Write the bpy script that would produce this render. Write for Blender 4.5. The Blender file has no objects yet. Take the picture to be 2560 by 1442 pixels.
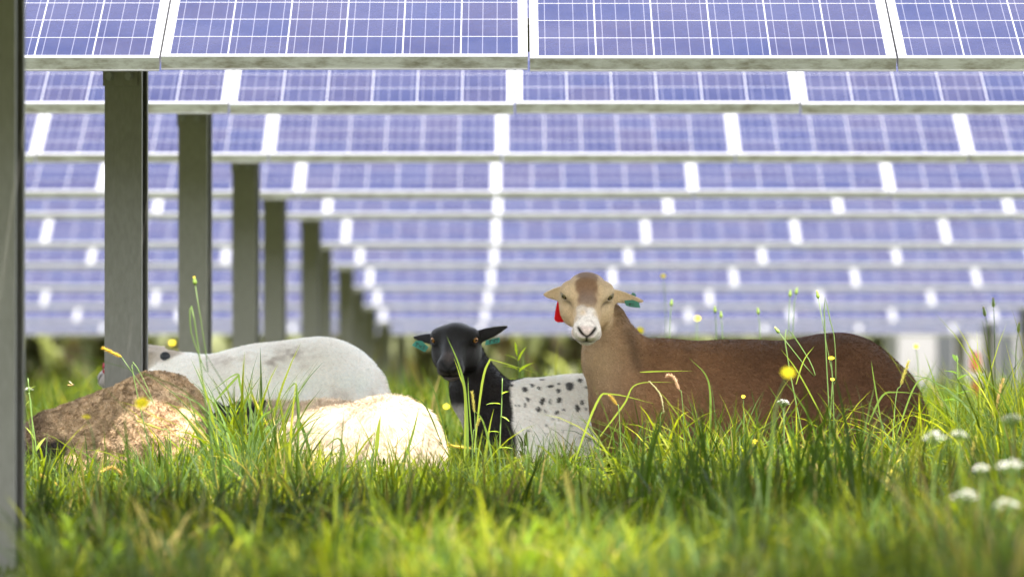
import bpy, math, random
import numpy as np
from mathutils import Vector, Matrix
rng = np.random.default_rng(7)
random.seed(7)
sc = bpy.context.scene
COL = sc.collection
R = math.radians

# ------------------------------------------------------------------ camera frame
FPX = 200.0 / 36.0 * 2560.0          # focal length in photo pixels
HOR = 870.0                          # photo row of the horizon
CAMZ = 0.45
def P(px, py, d):
    return np.array([(px - 1280.0) * d / FPX, d, CAMZ + (HOR - py) * d / FPX])

# ------------------------------------------------------------------ small helpers
def lin(c):
    c = np.asarray(c, float) / 255.0
    return np.where(c <= 0.04045, c / 12.92, ((c + 0.055) / 1.055) ** 2.4)
def tag(o, label=None, cat=None, group=None, kind=None):
    if label: o['label'] = label
    if cat: o['category'] = cat
    if group: o['group'] = group
    if kind: o['kind'] = kind
    return o
def empty(name, loc=(0, 0, 0), rz=0.0):
    o = bpy.data.objects.new(name, None); COL.objects.link(o)
    o.location = loc; o.rotation_euler = (0, 0, rz); o.empty_display_size = 0.1
    return o
def make_mesh(name, V, F, mats, col=None, uv=None, smooth=False, midx=None):
    """V (n,3); F list of arrays each (m,k) with its own k."""
    V = np.asarray(V, np.float32)
    if isinstance(F, np.ndarray): F = [F]
    F = [np.asarray(f, np.int32) for f in F if len(f)]
    me = bpy.data.meshes.new(name)
    me.vertices.add(len(V)); me.vertices.foreach_set('co', V.ravel())
    nl = sum(f.size for f in F); npoly = sum(len(f) for f in F)
    me.loops.add(nl); me.polygons.add(npoly)
    me.loops.foreach_set('vertex_index', np.concatenate([f.ravel() for f in F]))
    tot = np.concatenate([np.full(len(f), f.shape[1], np.int32) for f in F])
    st = np.concatenate([[0], np.cumsum(tot)[:-1]]).astype(np.int32)
    me.polygons.foreach_set('loop_start', st); me.polygons.foreach_set('loop_total', tot)
    me.polygons.foreach_set('use_smooth', np.full(npoly, bool(smooth)))
    if midx is not None: me.polygons.foreach_set('material_index', np.asarray(midx, np.int32))
    me.update(calc_edges=True)
    if col is not None:
        a = me.color_attributes.new('Col', 'FLOAT_COLOR', 'POINT')
        c4 = np.ones((len(V), 4), np.float32); c4[:, :3] = col
        a.data.foreach_set('color', c4.ravel())
    if uv is not None:
        l = me.uv_layers.new(name='UVMap')
        idx = np.concatenate([f.ravel() for f in F])
        l.data.foreach_set('uv', np.asarray(uv, np.float32)[idx].ravel())
    for m in (mats if isinstance(mats, (list, tuple)) else [mats]): me.materials.append(m)
    return me
def link(name, me, parent=None, loc=None):
    o = bpy.data.objects.new(name, me); COL.objects.link(o)
    if parent: o.parent = parent
    if loc is not None: o.location = loc
    return o
class MB:
    """collects simple solids into one mesh"""
    def __init__(s): s.v = []; s.f = {3: [], 4: []}; s.n = 0; s.c = []; s.m = {3: [], 4: []}
    def add(s, V, F, col=(1, 1, 1), m=0):
        V = np.asarray(V, float); s.v.append(V)
        c = np.asarray(col, float); s.c.append(np.broadcast_to(c, (len(V), 3)).copy())
        for f in F:
            f = list(f)
            for q in ([f] if len(f) <= 4 else [[f[0], f[i], f[i + 1]] for i in range(1, len(f) - 1)]):
                s.f[len(q)].append([i + s.n for i in q]); s.m[len(q)].append(m)
        s.n += len(V); return s
    def box(s, lo, hi, M=None, col=(1, 1, 1), m=0):
        (x0, y0, z0), (x1, y1, z1) = lo, hi
        V = np.array([[x0,y0,z0],[x1,y0,z0],[x1,y1,z0],[x0,y1,z0],[x0,y0,z1],[x1,y0,z1],[x1,y1,z1],[x0,y1,z1]], float)
        if M is not None: V = V @ np.asarray(M)[:3, :3].T + np.asarray(M)[:3, 3]
        return s.add(V, [(0,3,2,1),(4,5,6,7),(0,1,5,4),(1,2,6,5),(2,3,7,6),(3,0,4,7)], col, m)
    def tube(s, pts, rad, n=6, col=(1, 1, 1), cap=True, m=0):
        pts = np.asarray(pts, float); k = len(pts); rad = np.broadcast_to(np.asarray(rad, float), (k,))
        T = np.gradient(pts, axis=0); T /= np.linalg.norm(T, axis=1)[:, None] + 1e-12
        a = np.array([0, 0, 1.0]) if abs(T[0][2]) < .9 else np.array([1.0, 0, 0])
        V = []
        for i in range(k):
            u = np.cross(T[i], a); u /= np.linalg.norm(u); w = np.cross(T[i], u)
            th = np.arange(n) * 2 * math.pi / n
            V.append(pts[i] + rad[i] * (np.cos(th)[:, None] * u + np.sin(th)[:, None] * w))
        V = np.concatenate(V)
        F = [(i*n+j, i*n+(j+1) % n, (i+1)*n+(j+1) % n, (i+1)*n+j) for i in range(k-1) for j in range(n)]
        if cap: F += [tuple(range(n))[::-1], tuple((k-1)*n+j for j in range(n))]
        c = np.asarray(col, float)
        if c.ndim == 2: c = np.repeat(c, n, axis=0)
        return s.add(V, F, c, m)
    def ball(s, c, r, nu=10, nv=7, col=(1, 1, 1), M=None, m=0):
        V = []; 
        for i in range(nv + 1):
            ph = math.pi * i / nv
            for j in range(nu):
                th = 2 * math.pi * j / nu
                V.append((math.sin(ph)*math.cos(th), math.sin(ph)*math.sin(th), math.cos(ph)))
        V = np.array(V) * np.asarray(r, float)
        if M is not None: V = V @ np.asarray(M).T
        V = V + np.asarray(c, float)
        F = [(i*nu+j, (i+1)*nu+j, (i+1)*nu+(j+1) % nu, i*nu+(j+1) % nu) for i in range(nv) for j in range(nu)]
        return s.add(V, F, col, m)
    def mesh(s, name, mats, smooth=False):
        F = []; mi = []
        for k in (4, 3):
            if s.f[k]: F.append(np.array(s.f[k])); mi += s.m[k]
        return make_mesh(name, np.concatenate(s.v), F, mats, col=np.concatenate(s.c), smooth=smooth, midx=mi)

# value noise
def _h(i, j, k, seed):
    n = (i * 374761393 + j * 668265263 + k * 2147483647 + seed * 144665) & 0xffffffff
    n = ((n ^ (n >> 13)) * 1274126177) & 0xffffffff
    n = (n ^ (n >> 16)) & 0xffffff
    return n / float(0xffffff)
def vnoise(p, scale, seed=0):
    q = np.asarray(p, float) * scale + 1000.0
    i = np.floor(q).astype(np.int64); f = q - i; f = f * f * (3 - 2 * f)
    r = 0
    for dx in (0, 1):
        for dy in (0, 1):
            for dz in (0, 1):
                w = (f[:, 0] if dx else 1 - f[:, 0]) * (f[:, 1] if dy else 1 - f[:, 1]) * (f[:, 2] if dz else 1 - f[:, 2])
                r = r + w * _h(i[:, 0] + dx, i[:, 1] + dy, i[:, 2] + dz, seed)
    return r
def sstep(a, b, x):
    t = np.clip((x - a) / (b - a), 0, 1); return t * t * (3 - 2 * t)

# ------------------------------------------------------------------ materials
def newmat(name):
    m = bpy.data.materials.new(name); m.use_nodes = True
    nt = m.node_tree; b = nt.nodes['Principled BSDF']
    return m, nt, b
def N(nt, t, **kw):
    n = nt.nodes.new(t)
    for k, v in kw.items():
        if k == 'inp':
            for kk, vv in v.items(): n.inputs[kk].default_value = vv
        else: setattr(n, k, v)
    return n
def math_n(nt, op, a, b=None, c=None):
    n = nt.nodes.new('ShaderNodeMath'); n.operation = op
    for i, v in enumerate((a, b, c)):
        if v is None: continue
        if isinstance(v, (int, float)): n.inputs[i].default_value = v
        else: nt.links.new(v, n.inputs[i])
    return n.outputs[0]
def mixc(nt, f, a, b):
    n = nt.nodes.new('ShaderNodeMix'); n.data_type = 'RGBA'
    for s, v in ((0, f), (6, a), (7, b)):
        if isinstance(v, (int, float)): n.inputs[s].default_value = v
        elif isinstance(v, (tuple, list)): n.inputs[s].default_value = (*v, 1)
        else: nt.links.new(v, n.inputs[s])
    return n.outputs[2]
def plain(name, col, rough=.6, metal=0, noise=0, scale=30, spec=.5):
    m, nt, b = newmat(name)
    b.inputs['Roughness'].default_value = rough; b.inputs['Metallic'].default_value = metal
    b.inputs['Specular IOR Level'].default_value = spec
    if noise:
        tc = N(nt, 'ShaderNodeTexCoord'); nz = N(nt, 'ShaderNodeTexNoise', inp={'Scale': scale, 'Detail': 6})
        nt.links.new(tc.outputs['Object'], nz.inputs['Vector'])
        c = np.array(col)
        nt.links.new(mixc(nt, nz.outputs[0], tuple(np.clip(c * (1 - noise), 0, 1)), tuple(np.clip(c * (1 + noise), 0, 1))), b.inputs['Base Color'])
    else: b.inputs['Base Color'].default_value = (*col, 1)
    return m
def vcol_mat(name, rough=.6, spec=.3, trans=0.0, sheen=0.0, bright=1.35, grain=0.0, tint=(1, 1, 1)):
    m, nt, b = newmat(name)
    at = N(nt, 'ShaderNodeAttribute', attribute_name='Col')
    nt.links.new(at.outputs['Color'], b.inputs['Base Color'])
    b.inputs['Roughness'].default_value = rough; b.inputs['Specular IOR Level'].default_value = spec
    if grain:
        tc = N(nt, 'ShaderNodeTexCoord'); g1 = N(nt, 'ShaderNodeTexNoise', inp={'Scale': 330., 'Detail': 3., 'Roughness': .7}); g2 = N(nt, 'ShaderNodeTexNoise', inp={'Scale': 95., 'Detail': 4., 'Roughness': .65})
        for g in (g1, g2): nt.links.new(tc.outputs['Object'], g.inputs['Vector'])
        k = math_n(nt, 'ADD', math_n(nt, 'MULTIPLY_ADD', g1.outputs[0], grain * 2.6, 1 - grain * 1.3), math_n(nt, 'MULTIPLY_ADD', g2.outputs[0], grain * 1.4, -grain * .7))
        vs = nt.nodes.new('ShaderNodeVectorMath'); vs.operation = 'SCALE'; nt.links.new(at.outputs['Color'], vs.inputs[0]); nt.links.new(k, vs.inputs['Scale']); nt.links.new(vs.outputs[0], b.inputs['Base Color'])
        bp = N(nt, 'ShaderNodeBump', inp={'Strength': .8, 'Distance': .004}); nt.links.new(g1.outputs[0], bp.inputs['Height']); nt.links.new(bp.outputs[0], b.inputs['Normal'])
    if sheen:
        b.inputs['Sheen Weight'].default_value = sheen; b.inputs['Sheen Roughness'].default_value = .5
    if trans:
        t = N(nt, 'ShaderNodeBsdfTranslucent')
        br = nt.nodes.new('ShaderNodeVectorMath'); br.operation = 'SCALE'; br.inputs['Scale'].default_value = bright
        tn = nt.nodes.new('ShaderNodeVectorMath'); tn.operation = 'MULTIPLY'; tn.inputs[1].default_value = tint; nt.links.new(at.outputs['Color'], tn.inputs[0])
        nt.links.new(tn.outputs[0], br.inputs[0]); nt.links.new(br.outputs[0], t.inputs['Color'])
        mx = N(nt, 'ShaderNodeMixShader', inp={'Fac': trans})
        nt.links.new(b.outputs[0], mx.inputs[1]); nt.links.new(t.outputs[0], mx.inputs[2])
        nt.links.new(mx.outputs[0], nt.nodes['Material Output'].inputs['Surface'])
    return m
M_LEAF = vcol_mat('leaf', rough=.5, spec=.09, trans=.48, bright=1.9, tint=(1.06, 1.10, .46))
M_PETAL = vcol_mat('petal', rough=.6, spec=.2, trans=.3, bright=1.1)
M_SKIN = vcol_mat('sheep_coat', rough=.62, spec=.16, sheen=.02, grain=.42)
M_SLEEK = vcol_mat('sleek_black_coat', rough=.44, spec=.27, grain=.42)
M_FUR = vcol_mat('sheep_hair', rough=.6, spec=.2, trans=.22, bright=1.0)
M_EYE = vcol_mat('eye_gloss', rough=.08, spec=.6)
M_ALU = plain('aluminium_frame', (.25, .25, .26), .38, .35, noise=.06, scale=8)
M_STEEL = None

def steel_mat():
    m, nt, b = newmat('galvanised_steel')
    tc = N(nt, 'ShaderNodeTexCoord')
    n1 = N(nt, 'ShaderNodeTexNoise', inp={'Scale': 90., 'Detail': 4.}); n2 = N(nt, 'ShaderNodeTexNoise', inp={'Scale': 7., 'Detail': 5., 'Roughness': .65})
    mp = N(nt, 'ShaderNodeMapping'); mp.inputs['Scale'].default_value = (1, 1, .35)
    nt.links.new(tc.outputs['Object'], mp.inputs[0])
    nt.links.new(mp.outputs[0], n1.inputs['Vector']); nt.links.new(mp.outputs[0], n2.inputs['Vector'])
    c = mixc(nt, n1.outputs[0], (.090, .088, .072), (.17, .166, .152))
    c = mixc(nt, math_n(nt, 'MULTIPLY', n2.outputs[0], .5), c, (.075, .072, .06))
    nt.links.new(c, b.inputs['Base Color']); b.inputs['Roughness'].default_value = .6; b.inputs['Metallic'].default_value = .25
    bp = N(nt, 'ShaderNodeBump', inp={'Strength': .15, 'Distance': .002}); nt.links.new(n1.outputs[0], bp.inputs['Height']); nt.links.new(bp.outputs[0], b.inputs['Normal'])
    return m
M_STEEL = steel_mat()
def frame_front_mat():
    m, nt, b = newmat('weathered_aluminium')
    tc = N(nt, 'ShaderNodeTexCoord'); oi = N(nt, 'ShaderNodeObjectInfo')
    mp = N(nt, 'ShaderNodeMapping'); mp.inputs['Scale'].default_value = (5, 1, 14)
    ad = nt.nodes.new('ShaderNodeVectorMath'); ad.operation = 'ADD'
    mu = math_n(nt, 'MULTIPLY', oi.outputs['Random'], 37.0)
    nt.links.new(tc.outputs['Object'], ad.inputs[0]); nt.links.new(mu, ad.inputs[1]); nt.links.new(ad.outputs[0], mp.inputs[0])
    n1 = N(nt, 'ShaderNodeTexNoise', inp={'Scale': 3., 'Detail': 8., 'Roughness': .7}); nt.links.new(mp.outputs[0], n1.inputs['Vector'])
    r = N(nt, 'ShaderNodeMapRange', inp={1: .42, 2: .68}); nt.links.new(n1.outputs[0], r.inputs[0])
    c = mixc(nt, r.outputs[0], (.21, .22, .19), (.085, .08, .055))
    nt.links.new(c, b.inputs['Base Color']); b.inputs['Roughness'].default_value = .45; b.inputs['Metallic'].default_value = .3
    return m
M_FRONT = frame_front_mat()
def cell_mat():
    m, nt, b = newmat('solar_cells')
    uv = N(nt, 'ShaderNodeUVMap'); sp = N(nt, 'ShaderNodeSeparateXYZ'); nt.links.new(uv.outputs[0], sp.inputs[0])
    u, v = sp.outputs[0], sp.outputs[1]                 # metres on the panel
    cu = math_n(nt, 'DIVIDE', math_n(nt, 'SUBTRACT', u, .022), .158)
    cv = math_n(nt, 'DIVIDE', math_n(nt, 'SUBTRACT', v, .030), .158)
    fu, fv = math_n(nt, 'FRACT', cu), math_n(nt, 'FRACT', cv)
    gap = math_n(nt, 'MAXIMUM', math_n(nt, 'GREATER_THAN', math_n(nt, 'ABSOLUTE', math_n(nt, 'SUBTRACT', fu, .5)), .4875),
                 math_n(nt, 'GREATER_THAN', math_n(nt, 'ABSOLUTE', math_n(nt, 'SUBTRACT', fv, .5)), .4855))
    bus = math_n(nt, 'LESS_THAN', math_n(nt, 'ABSOLUTE', math_n(nt, 'SUBTRACT', math_n(nt, 'FRACT', math_n(nt, 'MULTIPLY', fu, 4.)), .5)), .030)
    out = math_n(nt, 'MAXIMUM', math_n(nt, 'GREATER_THAN', math_n(nt, 'ABSOLUTE', math_n(nt, 'SUBTRACT', cu, 3.)), 3.),
                 math_n(nt, 'GREATER_THAN', math_n(nt, 'ABSOLUTE', math_n(nt, 'SUBTRACT', cv, 6.)), 6.))
    white = math_n(nt, 'MAXIMUM', gap, out)
    oi = N(nt, 'ShaderNodeObjectInfo')
    cb = N(nt, 'ShaderNodeCombineXYZ')
    nt.links.new(math_n(nt, 'FLOOR', cu), cb.inputs[0]); nt.links.new(math_n(nt, 'FLOOR', cv), cb.inputs[1])
    nt.links.new(math_n(nt, 'MULTIPLY', oi.outputs['Random'], 91.), cb.inputs[2])
    wn = N(nt, 'ShaderNodeTexWhiteNoise', noise_dimensions='3D'); nt.links.new(cb.outputs[0], wn.inputs['Vector'])
    s2 = N(nt, 'ShaderNodeSeparateColor'); nt.links.new(wn.outputs['Color'], s2.inputs[0])
    c = mixc(nt, wn.outputs['Value'], (.002, .005, .033), (.007, .006, .028))
    # crystal grain
    vo = N(nt, 'ShaderNodeTexVoronoi', inp={'Scale': 130.}); nt.links.new(uv.outputs[0], vo.inputs['Vector'])
    s3 = N(nt, 'ShaderNodeSeparateColor'); nt.links.new(vo.outputs['Color'], s3.inputs[0])
    c = mixc(nt, math_n(nt, 'MULTIPLY', s3.outputs[0], .35), c, (.005, .010, .05))
    nz = N(nt, 'ShaderNodeTexNoise', inp={'Scale': 4., 'Detail': 3.}); nt.links.new(cb.outputs[0], nz.inputs['Vector'])
    c = mixc(nt, math_n(nt, 'MULTIPLY', bus, .38), c, (.14, .14, .17))
    c = mixc(nt, white, c, (.155, .155, .172))
    # dust film, heavier in blotches and along the low edge
    tc = N(nt, 'ShaderNodeTexCoord'); d1 = N(nt, 'ShaderNodeTexNoise', inp={'Scale': 2.2, 'Detail': 7., 'Roughness': .7}); nt.links.new(tc.outputs['Object'], d1.inputs['Vector'])
    dm = N(nt, 'ShaderNodeMapRange', inp={1: .35, 2: .8, 3: .006, 4: .045}); nt.links.new(d1.outputs[0], dm.inputs[0])
    c = mixc(nt, dm.outputs[0], c, (.45, .42, .46))
    nt.links.new(c, b.inputs['Base Color'])
    b.inputs['Roughness'].default_value = .16; b.inputs['IOR'].default_value = 1.115
    nt.links.new(math_n(nt, 'MULTIPLY_ADD', d1.outputs[0], .25, .08), b.inputs['Roughness'])
    return m
M_CELL = cell_mat()

# ------------------------------------------------------------------ terrain
ROWS = 12
SP = 4.47; D1 = 15.43
SEAM = {-1: 1400, 0: 1360, 1: 1322, 2: 1287, 3: 1255, 4: 1240, 5: 1245, 6: 1240, 7: 1235, 8: 1228, 9: 1220, 10: 1212, 11: 1203}
EDGE = {1: 177, 2: 285, 3: 408, 4: 497, 5: 549, 6: 622, 7: 672, 8: 727, 9: 773, 10: 812, 11: 838}
def row_d(n): return D1 + (n - 1) * SP
ezs = {n: CAMZ + (HOR - EDGE[n]) * row_d(n) / FPX for n in EDGE}; ezs[0] = ezs[-1] = 1.2
gd = [0.] + [row_d(n) for n in range(1, 12)] + [80, 200, 4000]
gz = [0.] + [ezs[n] - 1.2 for n in range(1, 12)]; gz[1] = 0
gz += [gz[-1] - .1, gz[-1], gz[-1]]
def zg(d): return np.interp(d, gd, gz)
def build_ground():
    ys = np.concatenate([np.linspace(-30, 5, 8), np.linspace(6, 70, 130), np.linspace(75, 200, 12), [400, 900, 2500]])
    xs = np.concatenate([[-2000, -500, -120, -40], np.linspace(-14, 14, 57), [40, 120, 500, 2000]])
    X, Y = np.meshgrid(xs, ys)
    Z = zg(Y)
    p = np.stack([X.ravel(), Y.ravel(), 0 * X.ravel()], 1)
    Z = Z + ((vnoise(p, .9, 3) - .5) * .05 + (vnoise(p, 2.3, 4) - .5) * .02).reshape(Z.shape) - .02
    V = np.stack([X, Y, Z], -1).reshape(-1, 3); nx = len(xs)
    i = np.arange(len(ys) - 1)[:, None] * nx + np.arange(nx - 1)[None]
    F = np.stack([i, i + 1, i + 1 + nx, i + nx], -1).reshape(-1, 4)
    m, nt, b = newmat('meadow_soil')
    tc = N(nt, 'ShaderNodeTexCoord')
    a = N(nt, 'ShaderNodeTexNoise', inp={'Scale': 1.4, 'Detail': 8., 'Roughness': .7}); bb = N(nt, 'ShaderNodeTexNoise', inp={'Scale': 22., 'Detail': 6.})
    nt.links.new(tc.outputs['Object'], a.inputs[0]); nt.links.new(tc.outputs['Object'], bb.inputs[0])
    c = mixc(nt, a.outputs[0], (.055, .075, .020), (.12, .15, .035))
    c = mixc(nt, math_n(nt, 'MULTIPLY', bb.outputs[0], .6), c, (.07, .055, .03))
    nt.links.new(c, b.inputs['Base Color']); b.inputs['Roughness'].default_value = .95
    tag(link('ground', make_mesh('ground', V, F, m, smooth=True)), kind='structure')
build_ground()

# ------------------------------------------------------------------ solar rows
TILT = R(20.8); MW, ML, FH, LIP = .994, 1.956, .038, .011
ct, st = math.cos(TILT), math.sin(TILT)
PM = np.array([[1, 0, 0], [0, ct, -st], [0, st, ct]])     # panel plane axes (x, up the slope, normal)
def panel_box(mb, lo, hi, m=0):
    M4 = np.eye(4); M4[:3, :3] = PM; mb.box(lo, hi, M4, m=m)
def panel_meshes():
    h = MW / 2
    a, s1 = .006, ML
    V = np.array([[-h + .004, .004, -.003], [h - .004, .004, -.003], [h - .004, ML - .004, -.003], [-h + .004, ML - .004, -.003],
                  [-h + .004, .004, -.009], [h - .004, .004, -.009], [h - .004, ML - .004, -.009], [-h + .004, ML - .004, -.009]]) @ PM.T
    U = np.array([[.004, .004], [MW - .004, .004], [MW - .004, ML - .004], [.004, ML - .004]]); U = np.vstack([U, U])
    glass = make_mesh('solar_panel', V, np.array([[0, 1, 2, 3], [7, 6, 5, 4], [0, 4, 5, 1], [2, 6, 7, 3]]), [M_CELL, M_BACK], uv=U, midx=[0, 1, 1, 1])
    mb = MB()
    # four frame bars: top lip, outer wall, inner flange, long bars butt between the short ones
    panel_box(mb, (-h, 0, -FH), (h, .0022, -.0022), 1)                  # weathered low face
    panel_box(mb, (-h, -.0014, -FH), (h, .0, -FH + .004), 0)             # bright drip line of the profile
    panel_box(mb, (-h, 0, -.0022), (h, LIP, 0), 0)
    panel_box(mb, (-h, .0022, -FH), (h, .022, -FH + .002), 0)
    panel_box(mb, (-h, ML - .0022, -FH), (h, ML, -.0022), 0); panel_box(mb, (-h, ML - LIP, -.0022), (h, ML, 0), 0)
    for s in (-1, 1):
        x0, x1 = sorted((s * h, s * (h - .002))); panel_box(mb, (x0, .0022, -FH + .002), (x1, ML - .0022, -.0022), 0)
        x0, x1 = sorted((s * h, s * (h - LIP))); panel_box(mb, (x0, LIP, -.0022), (x1, ML - LIP, 0), 0)
    return glass, mb.mesh('panel_frame', [M_ALU, M_FRONT])
M_BACK = plain('white_backsheet', (.82, .82, .80), .6)
GLASS, FRAME = panel_meshes()
PDEP = .85
PH = .107                                                               # post width
def post_mesh(h):
    mb = MB(); a, dp = PH / 2, .052
    # lipped C-section, open side to the right
    e, q = .005, .018
    prof = [(-a, -dp), (a, -dp), (a, -dp + q), (a - e, -dp + q), (a - e, -dp + e), (-a + e, -dp + e), (-a + e, dp - e), (a - e, dp - e), (a - e, dp - q), (a, dp - q), (a, dp), (-a, dp)]
    n = len(prof)
    V = np.array([(x, y, z) for z in (-.35, h) for x, y in prof])
    mb.add(V, [(i, (i + 1) % n, n + (i + 1) % n, n + i) for i in range(n)])
    for k in ((1, 2, 3, 4), (0, 1, 4, 5), (0, 5, 6, 11), (6, 7, 10, 11), (7, 8, 9, 10)): mb.add(V[n:][list(k)], [(0, 1, 2, 3)])
    return mb.mesh('post', [M_STEEL])
def bracket_mesh():
    mb = MB(); a, dp = PH / 2, .052
    mb.box((-a - .004, -dp - .006, -.046), (a - .012, -dp - .0005, .11))
    return mb.mesh('mounting_bracket', [M_STEEL])
def bolt_mesh():
    mb = MB(); th = np.arange(6) * math.pi / 3
    for r0, y0, y1 in ((.0125, 0, .003), (.010, .003, .011)):
        nn = 12 if r0 > .011 else 6; t = np.arange(nn) * 2 * math.pi / nn
        V = [(r0 * math.cos(q), -y, r0 * math.sin(q)) for y in (y0, y1) for q in t]
        mb.add(V, [(i, (i + 1) % nn, nn + (i + 1) % nn, nn + i) for i in range(nn)] + [tuple(range(nn, 2 * nn))])
    return mb.mesh('bolt', [M_BOLT])
M_BOLT = plain('zinc_bolt', (.16, .16, .16), .5, .6)
BRK, BOLT = bracket_mesh(), bolt_mesh()
POSTX = {0: None, 1: 316, 2: 488, 3: 615, 4: 687, 5: 778, 6: 807, 7: 865, 8: 892, 9: 925, 10: 962, 11: 1003}
ROWLAB = ['grey steel post standing closest of all, cropped by the left edge of the picture',
 'topmost and sharpest row of blue solar panels, right above the sheep',
 'row of blue solar panels showing directly under the sharp topmost row, second from the top',
 'third row of blue solar panels counted down from the top, slightly blurred',
 'fourth row of blue solar panels counted down from the top, blurred',
 'fifth row of blue solar panels counted down from the top, a narrow blurred strip',
 'sixth row of panels counted down from the top, just above the brown sheep\'s head',
 'seventh row of solar panels counted down from the top, level with the brown sheep\'s crown',
 'eighth row of blurred solar panels counted down, fourth from the far end of the array',
 'pale blurred panel row third from the far end of the array',
 'pale blurred panel row next to the last one, low over the meadow',
 'last and lowest blurred panel row, standing at the far end of the array',
 'panel row nearest to the camera, over the foreground grass']
def build_row(n):
    d = row_d(n); ez = ezs[n]; g = float(zg(d)) if n > 0 else 0.
    root = empty('solar_panel_row', (0, d, g))
    tag(root, ROWLAB[n], 'solar array', 'rows of ground mounted solar panels')
    xs = (SEAM[n] - 1280) * d / FPX + .5
    half = d * .090 + 2.4
    k0, k1 = math.floor((-half - xs)), math.ceil((half - xs))
    off = FH * ct                                                       # frame top above its bottom corner
    rr = random.Random(n * 17)
    for k in range(k0, k1 + 1):
        o = link('solar_panel', GLASS, root, (xs + k, -FH * st + rr.uniform(-.006, .006), ez - g + off + rr.uniform(-.0025, .0025)))
        o.rotation_euler = (R(rr.uniform(-.12, .12)), 0, R(rr.uniform(-.12, .12)))
        link('panel_frame', FRAME, o)
    x0, x1 = xs + k0 - .5, xs + k1 + .5
    mb = MB()
    for s in (.45, 1.5): 
        m2 = MB(); panel_box(m2, (x0, s - .03, -FH - .082), (x1, s + .03, -FH - .002))
        link('support_rail', m2.mesh('support_rail', [M_STEEL]), root, (0, -FH * st, ez - g + off))
    if n <= 0:
        pd = d + 1.0; px = (51 - 1280) * (D1 - SP + 1.0) / FPX - PH / 2
    else:
        pd = d + PDEP; px = (POSTX[n] - 1280) * pd / FPX
    py_ = pd - d; topz = ez - g + off + py_ * st / ct - .16
    pm = post_mesh(topz)
    for q in range(-2, 3):
        X = px + q * 6.0
        if abs(X) > half: continue
        po = link('post', pm, root, (X, py_, 0)); po.rotation_euler = (0, 0, R(-7))
        zb = CAMZ + (ez - CAMZ) * pd / d - g
        br = link('mounting_bracket', BRK, po, (0, 0, zb))
        for bx in (-.034, .022):
            bo = link('bolt', BOLT, po, (bx - .004, -.052 - .006, zb - .019))
        # head plate carrying the rails + brace to the upper rail
        m3 = MB(); m3.box((-.03, -.045, topz - .10), (.03, .045, topz + .12))
        link('head_plate', m3.mesh('head_plate', [M_STEEL]), po)
for n in range(-1, ROWS): build_row(n)

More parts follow.
